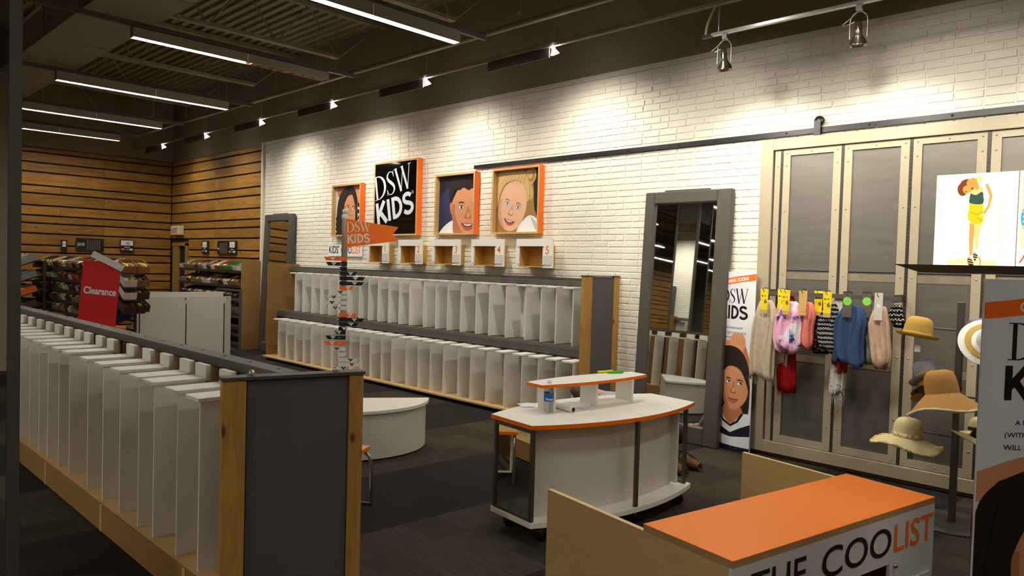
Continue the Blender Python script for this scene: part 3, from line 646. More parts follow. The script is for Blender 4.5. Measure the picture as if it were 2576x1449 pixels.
# ================================================================== NUMBERED WALL BOXES AND SIGN
M_boxwood = mat('gold_mdf', rgb(196, 150, 72), .5, noise=.10, nscale=5)
for i, (x0, x1) in enumerate(((-9.085, -8.56), (-8.336, -7.80), (-7.597, -7.028), (-6.826, -6.246), (-6.043, -5.467))):
    k = 1.0; x0 *= k; x1 *= k; W = x1-x0; z0, z1 = EYE+(1.637-EYE)*k, EYE+(1.962-EYE)*k; H = z1-z0
    t = thing('display_cubby', 'white-fronted wooden wall cubby marked with an orange figure '+('one, partly behind the flag', 'two', 'three', 'four', 'five, last on the right')[i], 'wall cubby', (x0, D-.018, z0), 0, 'numbered wall cubbies')
    e = W-.135
    MB().box(.036, .05, -.17, 0, 0, H-.07).build('side', M_boxwood, t); MB().box(e-.014, e, -.17, 0, 0, H-.07).build('side', M_boxwood, t)
    MB().box(.05, e-.014, -.17, 0, 0, .012).build('bottom', M_boxwood, t); MB().box(.05, e-.014, -.17, 0, H-.082, H-.07).build('top', M_boxwood, t); box('back', M_boxwood, t, .05, e-.014, -.012, 0, .012, H-.08)
    fr = MB(); dpt = (-.187, -.172); fr.box(0, W, *dpt, H-.085, H); fr.box(0, .05, *dpt, .015, H-.085); fr.box(W-.155, W, *dpt, -.005, H-.085)
    fr.build('face', M_white, t)
    for (sx, sz) in ((.038, H-.095), (.038, .03), (W-.145, H-.095), (W-.145, .02)): MB().lathe([(.0001, .004), (.006, .003), (.007, 0)], 8).xf(Matrix.Translation((sx, -.188, sz)) @ Matrix.Rotation(math.pi/2, 4, 'X')).build('screw', M_black, t)
    hd = MB().box(W-.138, W-.018, -.195, -.188, .03, .135).build('card_holder', mat('clear_acrylic', rgb(214, 214, 206), .15, spec=.6), t)
    p = Print(); p.shape(move(text2d('12345'[i], .135, .001), W-.115, H-.175, 1, 0, .9), M_orprint); p.build('number', t, sheetmap(-.1875))
k = 6.37/6.2
t = thing('list_sign', "white wall sign lettered KIDS' COOLIST behind the flag pole", 'sign', (-10.15*k, D-.018, EYE+(1.712-EYE)*k)); W = .93*k; H = .205*k
MB().box(0, W, -.02, 0, 0, H, bev=.003).build('board', M_white, t)
p = Print(); a = text2d("KIDS'", .165, .0022); b = text2d('COO', .165, .0022); c = text2d('LIST', .165, .0012)
wa, wb = max(v[0] for v in a[0]), max(v[0] for v in b[0])
p.shape(move(a, .03, .05, 1, 0, .8), P_black).shape(move(b, .03+wa*.8+.05, .05, 1, 0, .8), P_black).shape(move(c, .03+(wa+wb)*.8+.062, .05, 1, 0, .8), M_orprint); p.build('lettering', t, sheetmap(-.0205), (0, W, 0, H))
# ================================================================== HEIGHT POST WITH FLAG
PX, PY = -7.03, 4.5
t = thing('height_post', 'white height-chart post with an orange pennant and many little arrow signs', 'signpost', (PX, PY, 0))
M_post = mat('post_white', rgb(222, 218, 206), .4)
MB().lathe([(.0001, 0), (.16, 0), (.16, .02), (.05, .03), (.045, .03)], 24).build('foot', M_post, t)
MB().lathe([(.030, .03), (.030, 1.68), (.033, 1.68), (.033, 2.10), (.037, 2.105), (.037, 2.15), (.028, 2.16), (.02, 2.165)], 20).build('pole', M_post, t)
MB().sphere((0, 0, 2.19), .034, 20).build('finial', M_post, t)
# pennant: faces the camera side
pa = .62                                                     # heading of the flag in plan
fl = Print(); fw_ = [(0, 0), (.60, .085), (.54, .155), (.605, .235), (0, .315)]
M_flag = mat('flag_orange', rgb(255, 120, 24), .55); M_flagt = mat('flag_lettering', rgb(240, 224, 210), .55)
ca, sa = math.cos(pa), math.sin(pa)
def flagmap(u, v, h): return (.028+u*ca+h*sa*1.0, u*sa-h*ca-.012, 1.795+v)
fl.shape(move(SERIF, .015, .165, .115, .06, 1.0), M_flagt); fl.shape(move(KIDS, .03, .045, .10, .06, 1.0), M_flagt)
fb = MB().prism(fw_, 0, .006, 'Z'); fb.v = [flagmap(v[0], v[1], -v[2]) for v in fb.v]; fb = fb.build('pennant', M_flag, t)
fl.build('logo', fb, flagmap)
# arrow signs: (height, reach to the right in the picture (+) or left (-), colour)
SIGNS = [(1.667, -.75, 'o'), (1.612, -.66, 'k'), (1.557, -.08, 'k'), (1.508, .42, 'k'), (1.455, .70, 'k'), (1.40, .66, 'k'), (1.350, .30, 'o'), (1.30, -.16, 'w'), (1.245, -.62, 'w'), (1.185, -.74, 'w'), (1.125, -.50, 'w'), (1.052, .45, 'o'), (1.0, .70, 'k'), (.95, .50, 'k'), (.90, .12, 'k'), (.858, -.22, 'k'), (.80, -.62, 'k'), (.735, -.68, 'o'), (.675, -.36, 'w'), (.61, .10, 'w'), (.555, .52, 'w'), (.505, .60, 'w'), (.46, .12, 'w'), (.415, -.12, 'o'), (.36, .4, 'k'), (.30, -.5, 'k'), (.215, .46, 'o'), (.14, -.4, 'w')]
M_sw = mat('sign_white', rgb(230, 228, 222), .5); M_sk = mat('sign_black', rgb(22, 21, 21), .45); M_so = mat('sign_orange', rgb(255, 112, 16), .5)
ft = ["5'6\"", "5'3\"", "5'2\"", "5'1\"", "4'9\"", "4'7\"", "4'5\"", "4'3\"", "4'1\"", "4'", "3'8\"", "3'6\"", "3'4\"", "3'2\"", "3'1\"", "2'9\"", "2'7\"", "2'5\"", "2'3\"", "2'", "1'9\"", "1'7\"", "1'6\"", "1'4\"", "1'2\"", "1'", "8\"", "5\""]
for i, (z, r_, c) in enumerate(SIGNS):
    mm = {'w': M_sw, 'k': M_sk, 'o': M_so}[c]; L_ = abs(r_)*(.255 if r_ < 0 else .31)+.065; s = 1 if r_ > 0 else -1
    q = abs(r_)/.75; q = min(q, 1); th = math.acos(q)*(1 if i % 2 else -1)*.55   # short ones point away
    h = .040
    MB().lathe([(.0335, z-.021), (.0335, z+.021)], 16).build('collar', mm, t)
    P_ = [(0, -h/2), (L_-.025, -h/2), (L_, h/2), (0, h/2)]
    aa = YAW+.0
    ux, uy = math.cos(aa)*s, math.sin(aa)*s
    nx, ny = math.sin(aa), -math.cos(aa)
    def am(u, v, hh): return (u*ux+nx*(.035+hh), u*uy+ny*(.035+hh), z+v)
    b = MB().prism(P_, 0, .004); b.v = [am(v[0]-.04, v[1], -v[2]) for v in b.v]; b = b.build('arrow_sign', mm, t)
    if abs(r_) > .11:
        p = Print(); cx = L_*.62; tri = P_white if c != 'w' else P_black
        p.poly([(cx-.03, h*.42), (cx+.03, h*.42), (cx, -h*.42)], tri); tx = text2d(ft[i], .016, .0003); wid = max(v[0] for v in tx[0])
        g2 = move(tx, cx-wid/2, .002)
        p.shape(g2, P_white if c == 'w' else (P_black if c == 'k' else M_orprint))
        tx = move(tx, -.02 if s > 0 else -.02, -.006); p.shape(tx, P_black if c == 'w' else P_white)
        if s < 0:
            # keep the lettering readable when the arrow points left
            p.mb.v = [(v[0], v[1], v[2]) for v in p.mb.v]; M0 = p.mb
            tri_n = 3; M0.v = [(v[0] if k < tri_n else (2*(cx if k < tri_n+len(g2[0]) else .03)-v[0]), v[1], v[2]) for k, v in enumerate(M0.v)]
        p.build('height_mark', b, lambda u, v, hh: am(u-.04, v, hh+.0008))
# ================================================================== HALF-MOON BENCH AND STOOL
t = thing('half_moon_bench', 'white half-moon bench with a rounded front in the open floor', 'bench', (-5.227-.75*.57, 4.27-.75*.82, 0), math.atan2(.82, .57))
def moon(a, b, n=72): return [(a*math.cos(-math.pi*i/n), b*math.sin(-math.pi*i/n)) for i in range(n+1)][::-1]
pts = moon(.75, .65)
tp = MB().prism(pts, .395, .42); tp.build('seat_top', mat('bench_top_white', rgb(232, 229, 218), .35), t)
MB().prism(moon(.725, .625), .015, .394).build('drum', mat('bench_side_white', rgb(206, 202, 188), .5, noise=.02), t); MB().prism(moon(.71, .61), .0, .015).build('plinth', M_black, t)
t = thing('shoe_stool', 'small orange-edged fitting stool with bent tube legs and a slanted mirror', 'stool', (-4.195, 2.66, 0), .55)
box('seat', M_ply, t, -.24, .16, -.16, .16, .379, .40); MB().box(-.245, .165, -.165, -.16, .378, .401).box(-.245, .165, .16, .165, .378, .401).box(-.245, -.24, -.16, .16, .378, .401).box(.16, .165, -.16, .16, .378, .401).build('edge_band', M_orange, t)
for y in (-.14, .14): MB().tube(smooth([(-.26, y, .01), (-.25, y, .25), (-.20, y, .36), (-.1, y, .37), (.08, y, .37), (.16, y, .345), (.185, y, .27), (.19, y, .12), (.195, y, .012)], 4), .0125, 10).build('tube_leg', M_steel, t)
M_st = Matrix.Translation((.02, 0, 0)) @ Matrix.Rotation(-.5, 4, 'Y')
MB().box(-.01, .002, -.125, .125, .05, .36).xf(M_st).build('mirror_board', M_white, t); MB().box(.003, .007, -.11, .11, .065, .345).xf(M_st).build('foot_mirror', M_mirror, t)
box('foot_bar', M_grey, t, -.26, .2, -.152, -.128, .0, .02); box('foot_bar', M_grey, t, -.26, .2, .128, .152, .0, .02)
# ================================================================== WHITE DISPLAY CART
CC = (-2.99, 3.905); ca_ = -math.atan2(.18, 1.44)
t = thing('display_cart', 'white lens-shaped rolling counter with orange edges and a raised shelf', 'counter', (CC[0], CC[1], 0), ca_)
def lens(L_, we, wm, n=14, off=0):
    """truncated lens in plan, long axis Y"""
    f_ = [(we+(wm-we)*(1-(2*i/n-1)**2)+off, -L_/2+L_*i/n) for i in range(n+1)]
    return f_+[(-x, y) for x, y in f_[::-1]]
MB().prism(lens(1.50, .20, .36), .695, .72, mi=0, mi_side=1).build('counter_top', [M_white, M_orange], t)
MB().prism(lens(1.48, .195, .345), .11, .14).build('base_board', M_white, t)
# curved inner panel
cp = [(.11+.10*(1-(2*i/12-1)**2), -.68+1.30*i/12) for i in range(13)]
MB().prism(cp+[(x-.018, y) for x, y in cp[::-1]], .14, .695).build('curved_panel', mat('panel_white', rgb(214, 210, 198), .5), t)
MB().box(.02, .175, .60, .618, .16, .695).build('end_panel', mat('panel_white', rgb(214, 210, 198), .5), t)
M_leg = mat('gunmetal_leg', rgb(92, 86, 76), .35, .5)
for (x, y) in ((-.175, -.72), (.175, -.72), (-.165, .70), (.165, .70), (.325, .02)): MB().box(x-.013, x+.013, y-.013, y+.013, .14, .695, bev=.003).build('leg', M_leg, t)
MB().box(-.162, .162, -.731, -.709, .665, .695).build('cross_bar', M_leg, t); MB().box(-.162, .162, -.731, -.709, .142, .158).build('cross_bar', M_leg, t); MB().box(-.15, .152, .69, .71, .142, .158).build('cross_bar', M_leg, t)
mg = box('end_mirror', M_mirror, t, -.162, .162, -.722, -.716, .158, .664)
for (x, y) in ((-.15, -.62), (.15, -.62), (.24, .1), (-.15, .64), (.16, .64)):
    c = MB().lathe([(.0001, .013), (.042, .013), (.045, .008), (.045, -.008), (.042, -.013), (.0001, -.013)], 20).xf(Matrix.Translation((x, y, .045)) @ Matrix.Rotation(.4+x, 4, 'Z') @ Matrix.Rotation(math.pi/2, 4, 'X')).build('caster', M_black, t)
    MB().box(x-.022, x+.022, y-.022, y+.022, .085, .11).box(x-.024, x-.019, y-.012, y+.012, .045, .09).box(x+.019, x+.024, y-.012, y+.012, .045, .09).build('fork', M_steel, c)
# raised shelf on three fins
RO = -.10
MB().prism([(x+RO, y) for x, y in lens(.98, .075, .13)], .885, .905, mi=0, mi_side=1).build('riser_shelf', [M_white, M_orange], t)
for y in (-.36, .02, .37): MB().box(RO-.10, RO+.055, y-.009, y+.009, .72, .885).build('riser_fin', M_white, t)
def on_cart(x, y): c, s = math.cos(-ca_), math.sin(-ca_); return x, y
# bottle
M_pet = mat('clear_pet', (.93, .96, .98, 1), .05, trans=1, spec=.5)
t = thing('water_bottle', 'clear plastic water bottle with a blue label on the counter', 'bottle', (-3.105, 3.525, .7205))
MB().lathe([(.0001, .0), (.027, .0), (.031, .006), (.030, .03), (.032, .036), (.030, .045), (.032, .07), (.032, .125), (.030, .14), (.022, .165), (.0125, .178), (.0125, .186)], 20).build('body', M_pet, t)
MB().lathe([(.0327, .070), (.0327, .124)], 20).build('label', mat('label_blue', rgb(28, 92, 168), .4, noise=.3, nscale=30), t)
MB().lathe([(.0001, .203), (.0145, .203), (.0148, .185), (.0001, .185)], 16).build('cap', P_white, t)
p = Print(); p.shape(text2d('Water', .022, .0006), P_white)
p.build('brand', t, lambda u, v, h: ((.0332+h)*math.cos(YAW-math.pi/2+(u-.028)/.0332), (.0332+h)*math.sin(YAW-math.pi/2+(u-.028)/.0332), .078+v))
# paper roll
t = thing('paper_roll', 'white paper roll with an open brown core beside the bottle', 'roll', (-3.15, 3.655, .7405), math.atan2(3.625-3.679, -2.996+3.324))
M_roll = mat('roll_paper', rgb(238, 235, 226), .6)
MB().lathe([(.0155, -.17), (.0195, -.17), (.0195, .17), (.0155, .17), (.0155, -.17)], 24).xf(Matrix.Rotation(math.pi/2, 4, 'Y')).build('paper', M_roll, t)
MB().lathe([(.0135, -.168), (.0154, -.168), (.0154, .168), (.0135, .168), (.0135, -.168)], 24).xf(Matrix.Rotation(math.pi/2, 4, 'Y')).build('core', mat('card_core', rgb(120, 92, 58), .7), t)
# papers
def paper(label, loc, rz, w_, l_, seed):
    rr = random.Random(seed); b = MB(); nx, ny = 6, 8
    V = [((i/nx-.5)*w_, (j/ny-.5)*l_, .0012+.010*max(0, math.sin(i*1.3+j*.9+seed))*(j/ny)+rr.uniform(0, .001)) for j in range(ny+1) for i in range(nx+1)]
    b.add(V, [[j*(nx+1)+i, j*(nx+1)+i+1, (j+1)*(nx+1)+i+1, (j+1)*(nx+1)+i] for j in range(ny) for i in range(nx)], 0, True)
    tag(b.build('paper_sheet', mat('sheet_paper', rgb(232, 232, 230), .6), None, loc, (0, 0, rz)), label, 'paper', 'papers on the counter')
paper('creased paper sheet lying under the raised shelf', (-3.16, 3.87, .7205), .5, .2, .26, 2); paper('paper sheet peeking out behind the bottle', (-3.32, 3.60, .7208), -.5, .13, .17, 5)
def marker(label, col, loc, rz):
    t = thing('marker_pen', label, 'marker', loc, rz, 'highlighters on the raised shelf')
    m = mat(col[0], rgb(*col[1]), .35)
    MB().tube([(-.06, 0, 0), (.02, 0, 0)], .008, 10).build('barrel', m, t); MB().tube([(.02, 0, 0), (.062, 0, 0), (.066, 0, 0)], [.0088, .0088, .005], 10).build('cap', m, t); box('clip', m, t, .025, .058, -.002, .002, .008, .011)
marker('yellow highlighter on the raised shelf of the counter', ('hi_yellow', (240, 232, 20)), (-3.175, 4.20, .9140), 1.2)
marker('green highlighter in front of the yellow one', ('hi_green', (60, 190, 40)), (-3.115, 4.24, .9140), 1.15)
# ================================================================== RIVETED GATE, RAIL
t = thing('door_rail', 'long black flat sliding-door rail bolted across the white brick', 'rail', (-7.0, 6.372, 2.865))
bx = 0.0
for L_ in (2.9, 1.95, 3.2): MB().box(bx, bx+L_-.004, -.006, .004, 0, .046).build('rail_bar', M_black, t); bx += L_
for x in (.08, .6, 1.2, 1.8, 2.4, 3.0, 3.4, 4.1, 4.8, 5.4, 6.0, 6.8): MB().lathe([(.0001, .006), (.008, .005), (.010, 0)], 8).xf(Matrix.Translation((x, -.006, .023)) @ Matrix.Rotation(math.pi/2, 4, 'X')).build('rail_bolt', M_black, t)
GX, GZ0, GZ1, PIT = -3.115, .035, 2.838, .527; GXR = GX+.19+6*PIT+.19; FY = 6.335
g = thing('riveted_gate', 'tall taupe sliding gate of riveted zinc sheet panels behind the scarves', 'gate', (GX, FY, 0)); WG = GXR-GX
M_rivet = mat('rivet_taupe', rgb(160, 148, 124), .4, .2)
MB().box(0, .115, 0, .05, GZ0, GZ1, bev=.004).build('frame_stile', M_taupe, g); MB().box(WG-.115, WG, 0, .05, GZ0, GZ1, bev=.004).build('frame_stile', M_taupe, g)
MB().box(.115, WG-.115, 0, .05, GZ1-.095, GZ1, bev=.004).build('frame_rail', M_taupe, g); MB().box(.115, WG-.115, 0, .05, GZ0, GZ0+.105, bev=.004).build('frame_rail', M_taupe, g)
box('backing', M_panel, g, .1, WG-.1, .045, .048, GZ0+.05, GZ1-.05)
MB().box(.127, .182, .02, .04, GZ0+.107, GZ1-.097).build('filler_strip', M_taupe, g)
rv = MB(); riv = [(.6, 1.2, 1.8, 2.4)]
def rivet(x, z): rv.lathe([(.0001, .005), (.006, .0035), (.0085, 0)], 8, c=(0, 0, 0)); o = len(rv.v)-24; rv.xf(Matrix.Translation((x, .020, z)) @ Matrix.Rotation(math.pi/2, 4, 'X'), o)
for z in (.4, .95, 1.5, 2.05, 2.6): rivet(.155, z)
for i in range(7):
    xs = .19+i*PIT
    st = MB().box(xs-.011, xs+.011, .018, .036, GZ0+.107, GZ1-.097).build('slotted_standard', mat('standard_dark', rgb(72, 66, 58), .45, .4), g)
    sl = MB(); z = GZ0+.13
    while z < GZ1-.12: sl.box(xs-.003, xs+.003, .0165, .018, z, z+.016); z += .032
    stuff(sl.build('slots', P_black, st))
    if i == 6: break
    a, b = xs+.013, xs+PIT-.013; z0, z1 = GZ0+.11, GZ1-.10; sw = .064
    pf = MB().box(a, a+sw, .02, .038, z0, z1).box(b-sw, b, .02, .038, z0, z1).box(a+sw, b-sw, .02, .038, z1-.05, z1).box(a+sw, b-sw, .02, .038, z0, z0+.06).build('panel_frame', M_taupe, g)
    for q0, q1 in ((z0+.06, .93), (.94, 1.668), (1.678, z1-.05)): box('zinc_sheet', M_zinc, pf, a+sw, b-sw, .034, .040, q0, q1)
    for q in (1.60, .88): box('seam_strip', mat('zinc_pale', rgb(150, 140, 120), .4, .5, noise=.12, nscale=12), pf, a+sw, b-sw, .031, .034, q, q+.06)
    for x in (a+.03, b-.03):
        for z in (z0+.03, z0+.2, .5, 1.0, 1.64, 2.2, z1-.14, z1-.03): rivet(x, z)
    rivet((a+b)/2, z0+.03); rivet((a+b)/2, z1-.025)
stuff(rv.build('rivets', M_rivet, g))
for X in (-2.62, -.6):
    h = thing('roller_hanger', 'black strap roller hanger gripping the rail above the gate' if X < -2 else 'second black roller hanger farther right on the rail', 'hanger', (X, 6.352, 2.80), 0, 'roller hangers')
    box('strap', M_black, h, -.028, .028, -.012, -.004, .0, .165); MB().lathe([(.0001, .022), (.042, .022), (.042, .0), (.0001, 0)], 18).xf(Matrix.Translation((.012, .016, .163)) @ Matrix.Rotation(math.pi/2, 4, 'X')).build('wheel', M_black, h)
    MB().lathe([(.0001, .005), (.008, .004), (.009, 0)], 8).xf(Matrix.Translation((0, -.012, .02)) @ Matrix.Rotation(math.pi/2, 4, 'X')).build('bolt', M_steel, h)
# ------------------------------------------------------------------ bar and scarves
t = thing('hang_bar', 'grey steel hang bar on the gate carrying the scarves', 'bar', (-2.93, 6.14, 1.475))
box('bar', M_frame, t, -.02, 1.10, -.012, .012, -.017, .017)
for x in (0, 1.045): box('bracket', M_frame, t, x-.006, x+.006, -.005, .205, -.03, .03)
def tie_mat(name, base, spots, scale=14, rough=.9):
    m = mat(name, base, rough, spec=.1); nt = m.node_tree; N = nt.nodes.new; L = nt.links.new; b = nt.nodes['Principled BSDF']
    tc = N('ShaderNodeTexCoord'); prev = None; col = None
    rgbn = N('ShaderNodeRGB'); rgbn.outputs[0].default_value = base; col = rgbn.outputs[0]
    for i, (c, sc, lo, hi) in enumerate(spots):
        nz = N('ShaderNodeTexNoise'); nz.inputs['Scale'].default_value = sc; nz.inputs['Detail'].default_value = 3; nz.noise_dimensions = '4D'; nz.inputs['W'].default_value = i*3.7+1
        L(tc.outputs['Object'], nz.inputs[0]); mr = N('ShaderNodeMapRange'); mr.inputs[1].default_value = lo; mr.inputs[2].default_value = hi; L(nz.outputs[0], mr.inputs[0])
        mx = N('ShaderNodeMix'); mx.data_type = 'RGBA'; L(mr.outputs[0], mx.inputs[0]); L(col, mx.inputs[6]); mx.inputs[7].default_value = c; col = mx.outputs[2]
    L(col, b.inputs['Base Color']); return m
def band_mat(name, c1, c2, sx=110, sz=150):
    m = mat(name, c1, .9, spec=.1); nt = m.node_tree; N = nt.nodes.new; L = nt.links.new; b = nt.nodes['Principled BSDF']
    tc = N('ShaderNodeTexCoord'); mp = N('ShaderNodeMapping'); mp.inputs['Scale'].default_value = (sx, 10, sz); L(tc.outputs['Object'], mp.inputs[0])
    ck = N('ShaderNodeTexChecker'); ck.inputs['Scale'].default_value = 1; ck.inputs['Color1'].default_value = c1; ck.inputs['Color2'].default_value = c2; L(mp.outputs[0], ck.inputs[0])
    wv = N('ShaderNodeTexWave'); wv.inputs['Scale'].default_value = 9; wv.bands_direction = 'Z'; wv.inputs['Distortion'].default_value = 2; L(tc.outputs['Object'], wv.inputs[0])
    mx = N('ShaderNodeMix'); mx.data_type = 'RGBA'; mr = N('ShaderNodeMapRange'); mr.inputs[1].default_value = .45; mr.inputs[2].default_value = .55; L(wv.outputs['Fac'], mr.inputs[0]); L(mr.outputs[0], mx.inputs[0]); L(ck.outputs[0], mx.inputs[6]); mx.inputs[7].default_value = c1; L(mx.outputs[2], b.inputs['Base Color']); return m
def cloth(name, c): return mat(name, rgb(*c), .9, noise=.12, nscale=25, bump=.18, bscale=70, spec=.1)
def scarf(label, X, Y, w_, zb, m, seed, tagkind=None, fringe=0, depth=.055, zt=1.415, cardw=.075, split=False, cardx=0):
    rr = random.Random(seed); t = thing('scarf', label, 'scarf', (X, Y, 1.49), 0, 'scarves on the gate bar')
    H = zt-zb; nu, nv = 72, 18; b = MB(); ph = rr.uniform(0, 6); ph2 = rr.uniform(0, 6); V = []
    for j in range(nv+1):
        tt = j/nv
        wid = w_*(.42+.58*min(1, tt/.32)**.6)*(1-(.22 if not fringe else .05)*max(0, (tt-.7)/.3)**2)
        dp = depth*(.6+.4*min(1, tt/.25))*(1 if tt < .9 or fringe else .75)
        if tt == 1 and not fringe: wid *= .75; dp *= .3
        for k in range(nu):
            a = 2*math.pi*k/nu; ca2, sa2 = math.cos(a), math.sin(a)
            fold = 1+(.20*math.sin(7*a+ph+tt*1.2)+.17*math.sin(11*a+ph2-tt*2)+.10*math.sin(19*a+ph*2+tt))*min(1, tt*3+.2)
            sq = abs(ca2)**.8*(1 if ca2 > 0 else -1); crease = 1-.6*math.exp(-(ca2/.2)**2)*max(0, 1-tt*1.15) if sa2 < 0 else 1
            zz = zt-H*tt+(.02*math.sin(3*a+ph) if tt > .85 else 0)+(rr.uniform(-.02, .02) if (tt == 1 and fringe) else 0)
            slant = .012*math.sin(tt*5+ph)
            V.append((sq*wid/2*(.88+.12*fold)+slant, sa2*dp*fold*crease, zz-1.49))
    b.add(V, [[j*nu+k, (j+1)*nu+k, (j+1)*nu+(k+1) % nu, j*nu+(k+1) % nu] for j in range(nv) for k in range(nu)], 0, True)
    b.f.append(list(range(nu))); b.mi.append(0); b.sm.append(True); b.f.append([nv*nu+k for k in range(nu)][::-1]); b.mi.append(0); b.sm.append(True)
    b.build('cloth', m, t)
    if fringe:
        f = MB()
        for k in range(46):
            x = rr.uniform(-.5, .5)*w_*.9; y = rr.uniform(-.7, .7)*depth; L_ = fringe*rr.uniform(.5, 1.2); z = zb-1.49+.012
            f.tube([(x, y, z), (x+rr.uniform(-.006, .006), y, z-L_*.5), (x+rr.uniform(-.012, .012), y, z-L_)], [.0022, .0018, .001], 4, cap=False)
        stuff(f.build('fringe', m, t))
    cy = -depth-.016
    if tagkind == 'yellow' or tagkind == 'tan':
        m1 = mat('card_yellow', rgb(240, 212, 24), .5) if tagkind == 'yellow' else mat('card_tan', rgb(206, 166, 98), .6)
        c = MB().prism([(-.035, .02), (-.028, -.155), (.030, -.155), (.036, .02)], cy-.004, cy, 'Y').xf(Matrix.Translation((cardx, 0, 0))).build('price_card', m1, t)
        MB().prism([(-.0285, -.157), (-.027, -.185), (.029, -.185), (.0305, -.157)], cy-.004, cy, 'Y').xf(Matrix.Translation((cardx, 0, 0))).build('card_foot', mat('card_tan', rgb(206, 166, 98), .6), c)
        if tagkind == 'yellow':
            p = Print(); p.shape(move(text2d('M I S', .019, .0004), -.024+cardx, -.045), P_black); p.shape(move(text2d('6', .05, .0008), .0+cardx, -.10), P_black); p.shape(move(text2d('no. ', .014), -.024+cardx, -.075), P_black); p.build('card_print', c, lambda u, v, h: (u, cy-.0042-h, v))
    if tagkind == 'dots':
        c = MB().box(-.036, .036, cy-.004, cy, -.17, .03).build('dotted_card', mat('card_brown', rgb(66, 46, 36), .6), t)
        p = Print()
        p.shape(merge(*[rect(-.0345+.009*i+(.0045 if j % 2 else 0), -.0315+.009*i+(.0045 if j % 2 else 0), -.1665+.0100*j, -.1635+.0100*j) for i in range(8) for j in range(19)]), P_white)
        p.ell(0, -.045, .033, .033, mat('card_green', rgb(126, 220, 30), .5)); p.shape(move(text2d('one size', .010), -.019, -.048), mat('card_dkgreen', rgb(40, 110, 20), .5)); p.build('card_print', c, lambda u, v, h: (u, cy-.0042-h, v))
    if tagkind == 'white':
        c = MB().box(-.03, .03, cy-.004, cy, -.18, .03).build('grey_card', mat('card_grey', rgb(206, 200, 188), .5), t)
        p = Print(); p.ell(0, -.07, .012, .012, P_white); p.shape(move(text2d('made new', .010), -.022, -.09), P_white); p.build('card_print', c, lambda u, v, h: (u, cy-.0042-h, v))
    if tagkind:
        MB().tube(smooth([(cardx, cy-.003, -.005), (cardx-.008, cy-.006, .012), (cardx-.015, cy+.0, .026), (cardx-.01, -.02, .03), (cardx, .0, .021)]), .0025, 5).build('hook', P_black, t)
    return t
C_beige = cloth('beige_cloth', (192, 176, 152)); C_cream = cloth('cream_cloth', (226, 206, 174)); C_red = cloth('red_cloth', (150, 22, 26)); C_coral = cloth('coral_cloth', (226, 130, 118)); C_navy = cloth('blue_cloth', (58, 78, 112)); C_sage = cloth('sage_cloth', (142, 148, 132)); C_rose = cloth('rose_cloth', (196, 164, 142))
C_tie = tie_mat('tie_dye', rgb(240, 176, 206), [(rgb(236, 232, 240), 9, .5, .62), (rgb(46, 62, 128), 11, .53, .62)])
C_dark = tie_mat('dark_print', rgb(34, 24, 38), [(rgb(190, 60, 48), 40, .55, .6), (rgb(40, 44, 90), 30, .58, .64)])
C_azt = band_mat('aztec_print', rgb(24, 24, 28), rgb(206, 204, 200)); C_lat = band_mat('lattice_print', rgb(20, 20, 20), rgb(200, 196, 186), 80, 80); C_wr = tie_mat('white_red_print', rgb(206, 200, 196), [(rgb(150, 40, 36), 8, .55, .62), (rgb(70, 70, 76), 26, .6, .66)])
scarf('long dark red fringed scarf hanging lowest, beneath the tie-dye one', -2.735, 6.175, .17, .655, C_red, 11, None, .07, .03, 1.475)
scarf('long frayed beige scarf with a yellow card, nearest the poster', -2.885, 6.055, .225, .75, C_beige, 1, 'yellow', .08, .05, cardx=.02)
scarf('cream loop scarf tucked behind the beige one', -2.775, 6.175, .17, .86, C_cream, 2, 'yellow', .04, .035)
scarf('pink and blue tie-dye loop scarf with a yellow card', -2.665, 6.04, .225, .99, C_tie, 3, 'yellow', 0, .06)
scarf('coral pink crochet loop scarf right of the tie-dye one', -2.545, 6.085, .16, 1.03, C_coral, 4, 'tan', 0, .05)
scarf('dark navy and red printed scarf behind the coral one', -2.47, 6.20, .20, 1.0, C_dark, 5, 'yellow', 0, .035)
scarf('long white and red fringed scarf hanging below the black-and-white one', -2.30, 6.17, .13, .68, C_wr, 6, None, .10, .03, 1.475)
scarf('black-and-white aztec print loop scarf with a yellow card', -2.325, 6.03, .155, 1.03, C_azt, 7, 'yellow', 0, .05)
scarf('denim blue loop scarf with a dotted brown card', -2.165, 6.035, .245, .955, C_navy, 8, 'dots', .03, .065)
scarf('sage grey loop scarf behind the denim blue one', -2.075, 6.17, .15, .96, C_sage, 9, 'dots', 0, .04)
scarf('rose beige loop scarf at the right end of the bar', -1.945, 6.05, .15, .945, C_rose, 10, 'white', 0, .05)
scarf('short black lattice print scarf behind the rose beige one', -1.865, 6.17, .10, 1.27, C_lat, 12, None, 0, .03, 1.43)
